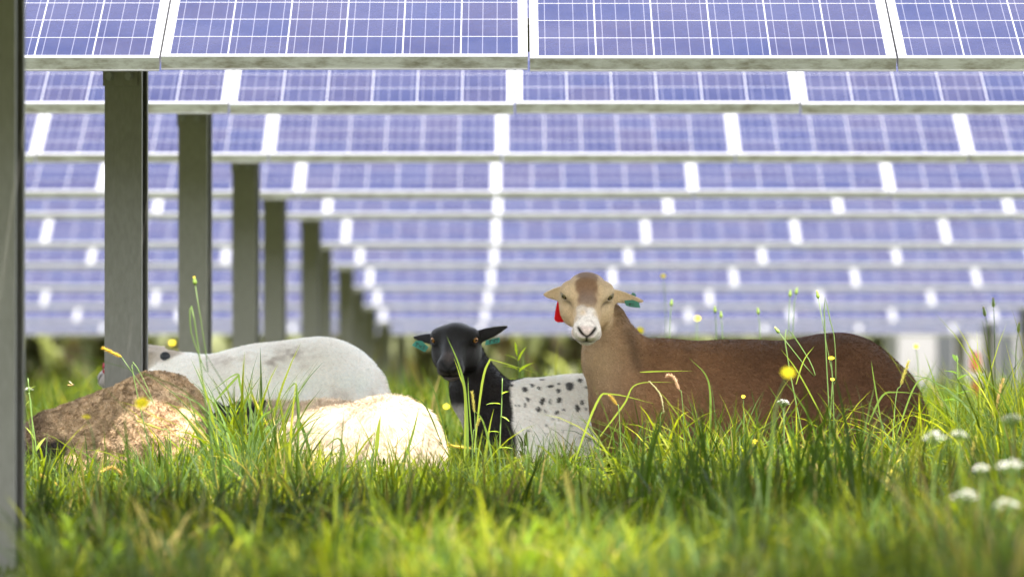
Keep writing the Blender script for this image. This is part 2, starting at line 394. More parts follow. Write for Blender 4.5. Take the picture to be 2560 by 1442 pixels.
# ------------------------------------------------------------------ implicit surfaces
def rc(p, a, b, r1, r2):
    a = np.asarray(a, np.float32); ba = np.asarray(b, np.float32) - a
    q = p - a; t = np.clip(q @ ba / float(ba @ ba + 1e-12), 0, 1)
    return np.linalg.norm(q - t[:, None] * ba, axis=1) - (r1 + (r2 - r1) * t)
def ell(p, c, r, A=None):
    q = p - np.asarray(c, np.float32)
    if A is not None: q = q @ np.asarray(A, np.float32).T
    r = np.asarray(r, np.float32); k0 = np.linalg.norm(q / r, axis=1); k1 = np.linalg.norm(q / (r * r), axis=1) + 1e-9
    return k0 * (k0 - 1) / k1
def smin(a, b, k):
    h = np.maximum(k - np.abs(a - b), 0) / k; return np.minimum(a, b) - h * h * k * .25
def smax(a, b, k): return -smin(-a, -b, k)
def surface_nets(f, lo, hi, h):
    lo = np.asarray(lo, float); B = 6
    nb = np.ceil((np.asarray(hi) - lo) / (h * B)).astype(int); n = nb * B + 1
    bc = [lo[a] + (np.arange(nb[a]) + .5) * h * B for a in range(3)]
    C = np.stack(np.meshgrid(*bc, indexing='ij'), -1).reshape(-1, 3).astype(np.float32)
    cvs = np.concatenate([f(C[i:i + 200000]) for i in range(0, len(C), 200000)])
    act = np.abs(cvs) < h * B * .87 * 1.6 + .01
    G = np.repeat(np.repeat(np.repeat(cvs.reshape(nb), B, 0), B, 1), B, 2)
    G = np.pad(G, ((0, 1), (0, 1), (0, 1)), mode='edge').astype(np.float32)
    idx = np.argwhere(act.reshape(nb))
    o = np.arange(B + 1); oo = np.stack(np.meshgrid(o, o, o, indexing='ij'), -1).reshape(-1, 3)
    for s in range(0, len(idx), 600):
        I = (idx[s:s + 600, None] * B + oo[None]).reshape(-1, 3)
        G[I[:, 0], I[:, 1], I[:, 2]] = f((lo + I * h).astype(np.float32))
    S = G < 0
    c = [S[i:n[0] - 1 + i, j:n[1] - 1 + j, k:n[2] - 1 + k] for i in (0, 1) for j in (0, 1) for k in (0, 1)]
    cnt = sum(x.astype(np.int8) for x in c); cells = np.argwhere((cnt > 0) & (cnt < 8))
    vid = -np.ones(tuple(n - 1), np.int64); vid[cells[:, 0], cells[:, 1], cells[:, 2]] = np.arange(len(cells))
    acc = np.zeros((len(cells), 3)); w = np.zeros(len(cells))
    corners = np.array([(i, j, k) for i in (0, 1) for j in (0, 1) for k in (0, 1)])
    for a in range(8):
        for b in range(a + 1, 8):
            if np.abs(corners[a] - corners[b]).sum() != 1: continue
            ia, ib = cells + corners[a], cells + corners[b]
            va = G[ia[:, 0], ia[:, 1], ia[:, 2]]; vb = G[ib[:, 0], ib[:, 1], ib[:, 2]]
            m = (va < 0) != (vb < 0); t = np.where(m, va / np.where(m, va - vb, 1), 0)
            pt = corners[a] + t[:, None] * (corners[b] - corners[a])
            acc[m] += pt[m]; w[m] += 1
    V = lo + (cells + acc / w[:, None]) * h
    Q = []
    for ax in range(3):
        u, v = (ax + 1) % 3, (ax + 2) % 3
        sl0 = [slice(1, -1)] * 3; sl1 = [slice(1, -1)] * 3; sl0[ax] = slice(0, -1); sl1[ax] = slice(1, None)
        s0, s1 = S[tuple(sl0)], S[tuple(sl1)]
        e = np.argwhere(s0 != s1); flip = s0[e[:, 0], e[:, 1], e[:, 2]]
        base = e.copy(); 
        for a in range(3):
            if a != ax: base[:, a] += 1
        du = np.zeros(3, int); du[u] = 1; dv = np.zeros(3, int); dv[v] = 1
        q = [base - du - dv, base - dv, base, base - du]
        q = np.stack([vid[x[:, 0], x[:, 1], x[:, 2]] for x in q], 1)
        q = np.where(flip[:, None], q, q[:, ::-1]); Q.append(q[(q >= 0).all(1)])
    return V, np.concatenate(Q)
def vnormals(V, Q):
    a = np.cross(V[Q[:, 2]] - V[Q[:, 0]], V[Q[:, 3]] - V[Q[:, 1]])
    n = np.zeros_like(V)
    for k in range(4): np.add.at(n, Q[:, k], a)
    return n / (np.linalg.norm(n, axis=1)[:, None] + 1e-12), np.linalg.norm(a, axis=1) * .5

# ------------------------------------------------------------------ sheep
def rotm(yaw, pitch, roll):
    """head axes (right, forward, up) as world rows; yaw turns the muzzle (0 = to the camera, + = image left), pitch = muzzle down."""
    f0 = np.array([-math.sin(yaw), -math.cos(yaw), 0]); r0 = np.array([math.cos(yaw), -math.sin(yaw), 0])
    f = f0 * math.cos(pitch) + np.array([0, 0, -math.sin(pitch)])
    u = f0 * math.sin(pitch) + np.array([0, 0, math.cos(pitch)])
    r, u = r0 * math.cos(roll) + u * math.sin(roll), u * math.cos(roll) - r0 * math.sin(roll)
    return np.stack([r, f, u])
EYA = np.array([[1, 0, 0], [0, math.cos(.6), math.sin(.6)], [0, -math.sin(.6), math.cos(.6)]])
def head_sdf(h, ears, g=1.0):
    """h: points in head axes (metres, scaled); eyes at f=0"""
    x = np.abs(h[:, 0]); s = np.stack([x, h[:, 1], h[:, 2]], 1)
    d = ell(s, (0, -.036, -.012), (.060, .064, .053))
    d = smin(d, rc(s, (0, -.005, .016), (.042, .0, .016), .034, .030), .03)
    d = smin(d, rc(s, (0, .0, .002), (0, .118, -.012), .047, .031), .03)
    d = smin(d, rc(s, (.014, -.035, -.052), (.006, .10, -.046), .040, .022), .03)
    d = smin(d, ell(s, (.041, -.014, -.046), (.034, .056, .048)), .03)
    d = smin(d, ell(s, (.012, .128, -.012), (.026, .026, .023)), .018)      # nose pad
    d = smin(d, ell(s, (.020, .112, -.036), (.021, .026, .018)), .014)      # upper lip
    d = smin(d, ell(s, (.0, .106, -.057), (.026, .026, .015)), .010)        # lower lip and chin
    # mouth crease, philtrum, nostrils
    d = smax(d, -ell(s, (.0, .140, -.0475), (.042, .024, .0040)), .005)
    d = smax(d, -rc(s, (.0, .156, -.018), (.0, .142, -.040), .0022, .0022), .004)
    d = smax(d, -rc(s, (.010, .158, -.008), (.025, .147, .006), .0055, .0052), .006)
    # eye: brow ridge, bulge and slit
    d = smin(d, ell(s, (.056, -.006, .030), (.014, .019, .007)), .014)
    d = smin(d, rc(s, (.020, .010, .030), (.010, .115, .012), .014, .009), .014)      # nasal bones
    d = smax(d, -ell(s, (.064, .052, .004), (.020, .032, .017)), .016)       # tear groove in front of the eye
    d = smin(d, ell(s, (.056, .004, .014), (.0185, .0185, .0175)), .010)
    d = smax(d, -ell(s, (.073, .015, .0140), (.021, .0135, .0098), EYA), .004)
    for side, e in ears.items():
        sg = -1 if side == 'l' else 1
        b = np.array(e['base'], float) * (sg, 1, 1); t = np.array(e['tip'], float) * (sg, 1, 1)
        dr = t - b; L = np.linalg.norm(dr); dr /= L
        nn = np.array(e['n'], float) * (sg, 1, 1); nn -= dr * (nn @ dr); nn /= np.linalg.norm(nn)
        w = np.cross(dr, nn); A = np.stack([dr, w, nn]); q = ((h - b) @ A.T).astype(np.float32)
        t01 = np.clip(q[:, 0] / L, 0, 1)
        wid = e['w'] * np.minimum(1, .66 + 1.2 * t01) * (1 - t01 ** 1.9) ** .95
        bend = q[:, 2] - 4.5 * q[:, 1] ** 2 * e.get('cup', 1.)
        zz = np.maximum(np.abs(q[:, 0] - L / 2) - L / 2, 0)
        de = np.sqrt(np.maximum(np.abs(q[:, 1]) - wid, 0) ** 2 + np.maximum(np.abs(bend) - .0028, 0) ** 2 + zz ** 2) - .0035
        d = smin(d, de * .8, .014)
    return d
EAR = dict(base=(.050, -.032, -.012), tip=(.135, -.075, .0), n=(0, .8, .6), w=.021)
class Sheep: pass
def build_sheep(S):
    """S.d0 depth; S.prims body parts as (px,py,dd,r_px | two points); S.head dict"""
    d0 = S.d0; s = FPX / d0
    root = empty('sheep', (S.root * d0 / FPX - 1280 * d0 / FPX, d0, 0)); O = np.array(root.location)
    tag(root, S.label, 'sheep', 'sheep resting in the grass')
    W = lambda px, py, dd=0.: np.array([(px - 1280) / s, d0 + dd, CAMZ + (HOR - py) / s])
    hc = W(*S.head['eye']); A = rotm(*[R(x) for x in S.head['rot']]); hs = S.head.get('s', 1.)
    ears = S.head['ears']
    prims = []
    for q in S.prims:
        if q[0] == 'c': prims.append((q[0], W(*q[1]), W(*q[2]), q[3], q[4], q[5] if len(q) > 5 else .06))
        else: prims.append((q[0], W(*q[1]), np.array(q[2]), None, None, q[3] if len(q) > 3 else .06))
    def f(p):
        d = None
        for k, a, b, r1, r2, kk in prims:
            if k == 'c':
                q = p * np.array([1, 1, 1], np.float32)
                e = rc(p, a, b, r1, r2)
            else: e = ell(p, a, b)
            d = e if d is None else smin(d, e, kk)
        if S.lump: d = d + (vnoise(p, S.lump[1], 5) - .5) * S.lump[0]
        hp = ((p - hc) @ A.T / hs).astype(np.float32)
        m = np.linalg.norm(hp - np.array([0, .02, 0]), axis=1) < .26
        if m.any():
            d = d.copy(); hd = head_sdf(hp[m], ears) * hs
            d[m] = smin(d[m], hd, S.head.get('k', .035))
        return d
    pts = np.array([x for q in prims for x in ([q[1] - max(q[3], q[4]), q[1] + max(q[3], q[4]), q[2] - max(q[3], q[4]), q[2] + max(q[3], q[4])] if q[0] == 'c' else [q[1] - q[2], q[1] + q[2]])] + [hc - .2, hc + .2])
    lo, hi = pts.min(0) - .03, pts.max(0) + .03; lo[2] = max(lo[2], -.05)
    V, Q = surface_nets(f, lo, hi, S.res)
    nrm, ar = vnormals(V, Q)
    hp = (V - hc) @ A.T / hs
    hd = head_sdf(hp.astype(np.float32), ears) * hs
    bd = np.full(len(V), 9.)
    for k, a, b, r1, r2, kk in prims: bd = np.minimum(bd, rc(V.astype(np.float32), a, b, r1, r2) if k == 'c' else ell(V.astype(np.float32), a, b))
    hw = sstep(.018, -.012, hd - bd)
    px = V[:, 0] * s + 1280; py = HOR - (V[:, 2] - CAMZ) * s
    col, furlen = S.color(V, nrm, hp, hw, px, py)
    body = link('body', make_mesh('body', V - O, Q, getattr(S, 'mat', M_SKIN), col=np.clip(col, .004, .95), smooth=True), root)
    # coat of short hairs
    fa = ar / ar.sum(); nf = S.nhair
    fi = rng.choice(len(Q), nf, p=fa); w = rng.random((nf, 2)); q = Q[fi]
    bl = lambda X: (X[q[:, 0]] * ((1 - w[:, :1]) * (1 - w[:, 1:])) + X[q[:, 1]] * (w[:, :1] * (1 - w[:, 1:])) + X[q[:, 2]] * (w[:, :1] * w[:, 1:]) + X[q[:, 3]] * ((1 - w[:, :1]) * w[:, 1:]))
    p, n, c, hl, hwf = bl(V), bl(nrm), bl(col), bl(furlen[:, None])[:, 0], bl(hw[:, None])[:, 0]
    n /= np.linalg.norm(n, axis=1)[:, None] + 1e-9
    keep = (p[:, 2] > .0) & (hl > .0005); p, n, c, hl, hwf = p[keep], n[keep], c[keep], hl[keep], hwf[keep]; nf = len(p)
    comb = np.array(S.comb, float) + np.zeros((nf, 3))
    # on the head hair runs from muzzle to poll; away from the snout
    hdir = -A[1] * .2 + A[2] * -.3
    comb = comb * (1 - hwf[:, None]) + (A[1] * .9 + A[2] * -.2)[None] * hwf[:, None]
    nz = np.stack([vnoise(p, S.curl[1], 11 + i) - .5 for i in range(3)], 1) + .5 * np.stack([vnoise(p, S.curl[1] * 2.3, 21 + i) - .5 for i in range(3)], 1)
    dirn = n * S.stand + comb * S.lie + nz * S.curl[0] * (1 - .8 * hwf[:, None]) + rng.normal(0, S.frizz, (nf, 3))
    dirn += n * np.maximum(0, .12 - (dirn * n).sum(1))[:, None]
    dirn /= np.linalg.norm(dirn, axis=1)[:, None] + 1e-9
    L = hl * rng.uniform(.6, 1.15, nf)
    side = np.cross(dirn, n + rng.normal(0, .5, (nf, 3))); side /= np.linalg.norm(side, axis=1)[:, None] + 1e-9
    wd = S.hairw * rng.uniform(.7, 1.3, nf) * np.clip(L / .008, .45, 1.)
    mid = p + dirn * (L * .55)[:, None] + n * (L * .08)[:, None]
    tipd = dirn * .7 + comb * .35 * S.lie + nz * S.curl[0] * .6 - np.array([0, 0, .12]); 
    tip = mid + tipd * (L * .5)[:, None]
    root_p = p - n * .001
    HV = np.stack([root_p - side * wd[:, None], root_p + side * wd[:, None], mid + side * (wd * .8)[:, None], mid - side * (wd * .8)[:, None], tip], 1).reshape(-1, 3)
    b0 = np.arange(nf)[:, None] * 5
    v = rng.normal(1, S.colvar, (nf, 1)) + (nz[:, :1]) * S.clumpvar
    hc5 = np.clip(np.repeat((c * v * 1.12), 5, axis=0), .003, .92)
    link('coat', make_mesh('coat', HV - O, [b0 + np.array([[0, 1, 2, 3]]), b0 + np.array([[3, 2, 4]])], M_FUR, col=hc5, smooth=True), root)
    # eyes
    H2W = lambda h: hc + (np.asarray(h, float) * hs) @ A
    for sg in (-1, 1):
        ax = np.array([sg * .72, .62, .06]); ax /= np.linalg.norm(ax)
        up = np.array([0, -.1, 1.0]); up -= ax * (up @ ax); up /= np.linalg.norm(up); rt = np.cross(up, ax)
        nu, nv, r = 28, 20, .0150
        th = np.linspace(0, math.pi, nv + 1); ph = np.arange(nu) * 2 * math.pi / nu
        T, PH2 = np.meshgrid(th, ph, indexing='ij')
        L3 = np.stack([np.sin(T) * np.cos(PH2), np.sin(T) * np.sin(PH2), np.cos(T)], -1).reshape(-1, 3)     # (rt, up, ax)
        cc = np.empty_like(L3); ang = np.arccos(np.clip(L3[:, 2], -1, 1))
        cc[:] = S.head.get('rim', (.02, .015, .012))
        iris = ang < .62; cc[iris] = S.head['iris']
        cc[(ang > .52) & (ang < .66)] = np.array(S.head['iris']) * .25
        pup = (np.abs(L3[:, 0]) < .40) & (np.abs(L3[:, 1]) < .17); cc[pup & (L3[:, 2] > 0)] = (.004, .004, .005)
        LV = L3[:, :1] * rt * r + L3[:, 1:2] * up * r + L3[:, 2:] * ax * r + np.array([sg * .0575, .0050, .0138])
        i = np.arange(nv)[:, None] * nu + np.arange(nu)[None]; j = np.arange(nv)[:, None] * nu + (np.arange(nu)[None] + 1) % nu
        FF = np.stack([i, i + nu, j + nu, j], -1).reshape(-1, 4)
        link('eye', make_mesh('eye', H2W(LV) - O, FF, M_EYE, col=cc, smooth=True), root)
    S.O, S.rootobj, S.H2W, S.W, S.A = O, root, H2W, W, A
    S.front = lambda ax_, ay_, r_=7: float(V[(np.abs(px - ax_) < r_) & (np.abs(py - ay_) < r_), 1].min() - d0)
    return S

def blotch(p, n, seed, lo, hi, scale): return sstep(lo, hi, vnoise(p, scale, seed))
# ---- brown ewe
def col_brown(V, n, hp, hw, px, py):
    nz = vnoise(V, 30, 1)[:, None]; nz2 = vnoise(V, 7, 2)[:, None]
    dark = np.array([.078, .034, .015]); mid = np.array([.205, .105, .048]); tan = np.array([.52, .37, .225])
    t = sstep(2000, 1560, px)[:, None] * .75
    low = sstep(900, 1100, py)[:, None]
    c = dark * (1 - t) + mid * t
    c = c * (1 + .22 * low) * (.86 + .28 * nz2) * (.9 + .2 * nz)
    # pale front of the neck
    fr = (sstep(1560, 1470, px) * sstep(1040, 900, py))[:, None]
    fr2 = (sstep(1640, 1500, px) * sstep(1120, 880, py))[:, None]
    c = c * (1 - fr2 * .45) + tan * .85 * fr2 * .45
    c = c * (1 - fr * .55) + tan * fr * .55
    # neck fold behind the jaw, its crease shade painted as a darker stripe
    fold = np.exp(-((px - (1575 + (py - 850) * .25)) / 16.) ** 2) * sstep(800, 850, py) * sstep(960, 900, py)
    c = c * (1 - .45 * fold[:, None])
    # face
    x, f, u = np.abs(hp[:, 0]), hp[:, 1], hp[:, 2]
    h = tan * (.85 + .3 * nz)
    strip = sstep(.036, .022, x + .014 * (vnoise(V, 60, 9) - .5) + .10 * np.maximum(f - .02, 0)) * sstep(.092, .05, f) * sstep(-.02, .01, u)
    h = h * (1 - .9 * strip[:, None]) + np.array([.165, .082, .042]) * .9 * strip[:, None]
    gry = sstep(.034, .012, x) * np.exp(-((f - .055) / .028) ** 2) * sstep(-.01, .015, u)
    h = h * (1 - .5 * gry[:, None]) + np.array([.21, .165, .15]) * .5 * gry[:, None]
    wht = sstep(.074, .118, f + .05 * (vnoise(V, 55, 8) - .5) - .35 * np.maximum(x - .018, 0) + .25 * np.maximum(u, 0)) * sstep(.050, .034, x)
    h = h * (1 - wht[:, None]) + np.array([.66, .60, .56]) * wht[:, None]
    mott = wht * sstep(.62, .75, vnoise(V, 110, 6)) * .5
    h = h * (1 - .6 * mott[:, None]) + np.array([.30, .2, .18]) * .6 * mott[:, None]
    pink = sstep(.026, .012, x) * sstep(.135, .150, f) * sstep(-.022, -.010, u)
    h = h * (1 - .45 * pink[:, None]) + np.array([.55, .36, .33]) * .45 * pink[:, None]
    pale = np.exp(-((x - .055) / .022) ** 2 - ((f - .006) / .03) ** 2 - ((u - .012) / .028) ** 2)
    h = h * (1 - .55 * pale[:, None]) + np.array([.50, .42, .33]) * .55 * pale[:, None]
    h = face_marks(h, x, f, u, np.array([.014, .009, .009]))
    ch = sstep(-.045, -.07, u) * sstep(.06, .1, f); h = h * (1 - .6 * ch[:, None]) + np.array([.58, .53, .46]) * .6 * ch[:, None]
    w = hw[:, None]; c = c * (1 - w) + h * w
    fl = .0095 * (1 - hw) + .0030 * hw
    fl = np.where((hw > .3) & eyezone(x, f, u), 0, fl)
    return c, fl
def eyezone(x, f, u):
    return (((x - .066) / .016) ** 2 + ((f - .008) / .016) ** 2 + ((u - .014) / .011) ** 2 < 1) | ((f > .128) & (u < .006) & (u > -.042) & (x < .032))
def face_marks(h, x, f, u, dk):
    nos = np.exp(-(((x - .0185) / .0105) ** 2 + ((u - .001 - (x - .018) * .9) / .0066) ** 2)) * sstep(.130, .142, f)
    phil = np.exp(-(x / .003) ** 2) * sstep(.128, .138, f) * sstep(-.012, -.018, u) * sstep(-.052, -.045, u)
    vv = np.exp(-((u + .012 - x * .55) / .0035) ** 2) * sstep(.024, .012, x) * sstep(.138, .148, f)
    mou = np.exp(-((u + .0475 - .05 * x) / .0058) ** 2) * sstep(.085, .115, f) * sstep(.042, .03, x)
    eye = np.exp(-(((x - .066) / .009) ** 2 + ((f - .011) / .013) ** 2 + ((u - .0135) / .0095) ** 2) * 1.1)
    tear = np.exp(-(((f - .028 - (.014 - u) * .4) / .016) ** 2 + ((u - .004) / .006) ** 2 + ((x - .052) / .012) ** 2))
    for m, k in ((nos, 1.25), (phil, 1.0), (vv, 1.1), (mou, 1.1), (eye, 1.0), (tear, .6)):
        m = np.clip(m * k * 1.2, 0, .985)[:, None]; h = h * (1 - m) + dk * m
    return h
S1 = Sheep(); S1.d0 = 16.3; S1.root = 1850; S1.res = .0034; S1.lump = None
S1.label = 'brown hair sheep with pale face and white muzzle, a red and a green ear tag'
S1.prims = [('c', (1655, 1010, .02), (1850, 1034, .05), .188, .196), ('c', (1850, 1034, .05), (2100, 1012, .05), .196, .197), ('c', (2090, 1012, .05), (2150, 1045, .03), .19, .175, .05),
            ('c', (1620, 1030, .0), (1640, 1130, .0), .145, .14), ('c', (1840, 1110, .05), (2080, 1110, .05), .19, .19),
            ('c', (1598, 995, .0), (1538, 900, -.02), .130, .088, .055), ('c', (1538, 900, -.02), (1510, 805, .01), .086, .063, .04),
            ('c', (1600, 1190, -.10), (1760, 1235, -.18), .06, .038, .04), ('c', (1590, 1190, .16), (1720, 1240, .22), .06, .038, .04),
            ('c', (2120, 1110, -.14), (2050, 1215, -.21), .11, .05, .05), ('c', (2050, 1225, -.21), (2190, 1245, -.20), .045, .03, .03),
            ('c', (2120, 1110, .22), (2050, 1215, .28), .11, .05, .05),
            ('c', (2248, 965, .03), (2284, 1030, .02), .034, .024, .04), ('c', (2284, 1030, .02), (2290, 1090, .01), .024, .014, .03)]
S1.head = dict(eye=(1466, 745, -.135), rot=(1, 40, -1.5), s=1.02, iris=(.17, .13, .06), rim=(.03, .02, .015), k=.04,
               ears={'l': dict(EAR, tip=(.117, -.085, -.062), w=.019), 'r': dict(EAR, tip=(.155, -.060, -.058), w=.016)})
S1.color = col_brown; S1.nhair = 210000; S1.comb = (.75, 0, -.55); S1.stand = .14; S1.lie = .9; S1.curl = (.40, 38); S1.frizz = .14; S1.hairw = .0006; S1.colvar = .13; S1.clumpvar = .35
build_sheep(S1)
# ---- black headed spotted ewe
SPOTS = [(1278,962,6,5),(1310,972,9,9),(1329,963,6,6),(1345,971,6,7),(1374,965,11,6),(1395,977,7,7),(1424,966,14,12),(1398,960,6,4),(1449,950,10,7),(1465,970,6,5),(1354,948,8,4),(1318,998,6,8),(1355,1002,9,13),(1346,1023,7,9),(1375,1003,5,10),(1397,998,8,9),(1290,1012,4,5),(1310,1013,5,7),(1298,1014,4,4),(1390,1030,6,5),(1395,1045,4,6),(1361,1027,4,7),(1404,1024,7,5),(1440,1018,9,16),(1455,1004,6,8),(1380,1045,4,4),(1328,1050,4,3),(1464,1022,5,7),(1480,1050,6,6),(1345,1113,5,7),(1437,1120,6,4),(1460,1125,5,5),(1420,1135,5,6),(1300,1090,4,4),(1320,1075,4,5),(1368,1082,5,4),(1405,1078,4,6),(1425,1062,6,5),(1450,1090,5,5),(1340,1142,5,4),(1382,1108,4,4),(1412,1112,5,5),(1472,1098,5,6),(1312,1122,4,5),(1365,1060,3,4)]
def col_black(V, n, hp, hw, px, py):
    nz = vnoise(V, 34, 1)
    wht = np.array([.86, .80, .75]) * (.90 + .2 * vnoise(V, 9, 3))[:, None]
    blk = np.array([.012, .009, .0085]) * (.7 + .8 * nz)[:, None]
    wob = (vnoise(V, 26, 4) - .5) * 16
    edge = np.interp(py, [925, 938, 946, 956, 970, 985, 1040, 1100, 1160], [1400, 1340, 1302, 1276, 1272, 1277, 1281, 1286, 1288])
    b = sstep(3.5, -3.5, px + wob - edge)
    fy = V[:, 1]
    w1 = (vnoise(V, 55, 12) - .5) * 7; w2 = (vnoise(V, 55, 13) - .5) * 7
    for (sx, sy, rx, ry) in SPOTS:
        d = ((px + w1 - sx) / (rx * .86)) ** 2 + ((py + w2 - sy) / (ry * .86)) ** 2
        b = np.maximum(b, sstep(.95, .55, d) * (V[:, 1] < S2.d0 + .08) * (.93 if rx > 5 else .7))
    # far flank gets its own spots
    far = sstep(.70, .78, vnoise(V, 17, 31)) * (V[:, 1] > S2.d0 + .08); b = np.maximum(b, far)
    chest = sstep(1168, 1155, px) * sstep(1000, 1030, py) * (1 - hw)
    c = wht * (1 - b[:, None]) + blk * b[:, None]
    c = c * (1 - .8 * chest[:, None]) + wht * .8 * chest[:, None]
    x, f, u = np.abs(hp[:, 0]), hp[:, 1], hp[:, 2]
    h = np.array([.0105, .0085, .0092]) * (.5 + 1. * nz)[:, None]
    gry = sstep(.105, .125, f) * sstep(-.020, -.036, u)
    h = h * (1 - .6 * gry[:, None]) + np.array([.12, .10, .095]) * .6 * gry[:, None]
    chin = sstep(-.05, -.062, u) * sstep(.09, .12, f); h = h * (1 - .3 * chin[:, None]) + np.array([.13, .10, .085]) * .3 * chin[:, None]
    scf = sstep(.60, .72, vnoise(V, 130, 8)) * np.exp(-((x) / .012) ** 2 - ((f - .115) / .02) ** 2); h = h + scf[:, None] * np.array([.10, .075, .055])
    dry = np.exp(-(x / .02) ** 2 - ((f - .125) / .018) ** 2); h = h + dry[:, None] * np.array([.048, .036, .033])  # grey-brown nose pad, lightened by a highlight put into the colour
    h = face_marks(h, x, f, u, np.array([.004, .004, .0045]))
    w = hw[:, None]; c = c * (1 - w) + h * w
    fl = .009 * (1 - hw) + .0030 * hw
    fl = np.where((hw > .3) & eyezone(x, f, u), 0, fl)
    return c, fl
S2 = Sheep(); S2.d0 = 16.6; S2.root = 1380; S2.res = .0034; S2.lump = None
S2.label = 'black headed sheep with white body dotted with black spots, green tag in each ear'
S2.prims = [('c', (1330, 1085, .04), (1450, 1090, .06), .163, .166), ('c', (1450, 1090, .06), (1640, 1080, .08), .166, .170),
            ('c', (1285, 1085, .0), (1300, 1170, .0), .125, .13), ('c', (1400, 1150, .05), (1640, 1150, .06), .18, .18),
            ('c', (1255, 1065, .0), (1198, 985, -.03), .100, .076, .045), ('c', (1198, 985, -.03), (1163, 895, -.02), .074, .056, .04),
            ('c', (1230, 1160, -.10), (1330, 1240, -.16), .055, .035, .04), ('c', (1230, 1160, .14), (1330, 1240, .2), .055, .035, .04),
            ('c', (1640, 1150, -.12), (1600, 1225, -.18), .1, .05, .05), ('c', (1640, 1150, .22), (1600, 1225, .28), .1, .05, .05)]
S2.head = dict(eye=(1139, 856, -.150), rot=(8, 27, 0), s=.95, iris=(.33, .14, .03), rim=(.012, .009, .008), k=.035,
               ears={'l': dict(EAR, base=(.050, -.032, -.006), tip=(.136, -.075, -.021), w=.015, cup=1.2), 'r': dict(EAR, base=(.050, -.032, -.004), tip=(.154, -.05, .028), w=.017, cup=1.2)})
S2.mat = M_SLEEK; S2.color = col_black; S2.nhair = 150000; S2.comb = (.8, 0, -.5); S2.stand = .14; S2.lie = .9; S2.curl = (.4, 38); S2.frizz = .13; S2.hairw = .0006; S2.colvar = .12; S2.clumpvar = .25
build_sheep(S2)
# ---- white ewe behind the post
def col_white(V, n, hp, hw, px, py):
    nz = vnoise(V, 9, 1)[:, None]
    c = np.array([.92, .86, .815]) * (.86 + .26 * nz)
    sm = np.zeros(len(V))
    for sx, sy, rx, ry, k in ((735, 885, 55, 16, .55), (690, 905, 30, 22, .6), (760, 910, 18, 14, .3), (570, 900, 70, 14, .35), (850, 990, 40, 24, .3), (930, 1000, 16, 30, .35), (620, 890, 25, 20, .3)):
        sm = np.maximum(sm, k * np.exp(-((px - sx) / rx) ** 2 - ((py - sy) / ry) ** 2))
    sm = sm * sstep(.2, .8, vnoise(V * np.array([1, 1, .5]), 75, 5)) * 1.15
    c = c * (1 - np.clip(sm, 0, .8)[:, None]) + np.array([.16, .10, .08]) * np.clip(sm, 0, .8)[:, None]
    x, f, u = np.abs(hp[:, 0]), hp[:, 1], hp[:, 2]
    h = np.array([.50, .42, .36]) * (.9 + .2 * nz) * np.ones((len(V), 3))
    mz = sstep(.10, .13, f)[:, None]; h = h * (1 - mz) + np.array([.42, .37, .37]) * mz
    h = face_marks(h, x, f, u, np.array([.06, .045, .045]))
    w = hw[:, None]
    return c * (1 - w) + h * w, .010 * (1 - hw) + .004 * hw
S3 = Sheep(); S3.d0 = 16.95; S3.root = 650; S3.res = .006; S3.lump = None
S3.label = 'white sheep with faint brown smudges on its back, lowered head behind the sharp steel post'
S3.prims = [('c', (500, 1045, .05), (660, 1035, .05), .182, .196), ('c', (660, 1035, .05), (800, 1016, .05), .196, .196), ('c', (790, 1018, .05), (815, 1060, .05), .19, .175),
            ('c', (480, 1110, .03), (800, 1120, .05), .18, .19), ('c', (490, 1045, .03), (440, 970, .10), .15, .090, .08), ('c', (440, 978, .10), (372, 932, .16), .080, .048, .05),
            ('c', (880, 1090, -.1), (800, 1220, -.17), .10, .05, .05), ('c', (470, 1180, -.08), (420, 1240, -.12), .06, .04, .04), ('c', (470, 1180, .2), (420, 1240, .24), .06, .04, .04),
            ('c', (930, 960, .05), (956, 1000, .05), .03, .018, .03)]
S3.head = dict(eye=(345, 906, .16), rot=(80, 20, 0), s=.92, iris=(.30, .2, .09), k=.035,
               ears={'l': dict(EAR, tip=(.11, -.10, .02)), 'r': dict(EAR, tip=(.125, -.09, -.0))})
S3.color = col_white; S3.nhair = 90000; S3.comb = (.8, 0, -.5); S3.stand = .18; S3.lie = .8; S3.curl = (.4, 30); S3.frizz = .15; S3.hairw = .0007; S3.colvar = .07; S3.clumpvar = .18
build_sheep(S3)
# ---- cream woolly sheep
def col_cream(V, n, hp, hw, px, py):
    nz = vnoise(V, 14, 1)[:, None]
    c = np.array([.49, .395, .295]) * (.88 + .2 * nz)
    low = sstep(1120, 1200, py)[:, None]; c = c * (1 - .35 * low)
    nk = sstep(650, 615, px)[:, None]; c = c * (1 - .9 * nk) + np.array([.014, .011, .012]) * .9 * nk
    h = np.array([.012, .010, .0115]) * np.ones((len(V), 3)) * (.7 + .6 * nz)
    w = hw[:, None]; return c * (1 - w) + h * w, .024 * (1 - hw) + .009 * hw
S4 = Sheep(); S4.d0 = 16.0; S4.root = 880; S4.res = .006; S4.lump = (.010, 9)
S4.label = 'cream woolly sheep with a black face, sunlit rump, lying low in the grass'
S4.prims = [('c', (690, 1114, .09), (830, 1122, -.04), .108, .120), ('c', (830, 1122, -.04), (985, 1118, -.17), .120, .123), ('c', (980, 1118, -.17), (1000, 1152, -.19), .128, .120),
            ('c', (700, 1180, .08), (960, 1180, -.14), .13, .14), ('c', (700, 1100, .09), (620, 1072, .05), .095, .07, .05),
            ('c', (990, 1190, -.22), (930, 1235, -.28), .08, .05, .05)]
S4.head = dict(eye=(578, 1062, -.03), rot=(48, 42, 0), s=.86, iris=(.35, .2, .06), k=.03,
               ears={'l': dict(EAR, tip=(.125, -.08, .03)), 'r': dict(EAR, tip=(.12, -.09, .03))})
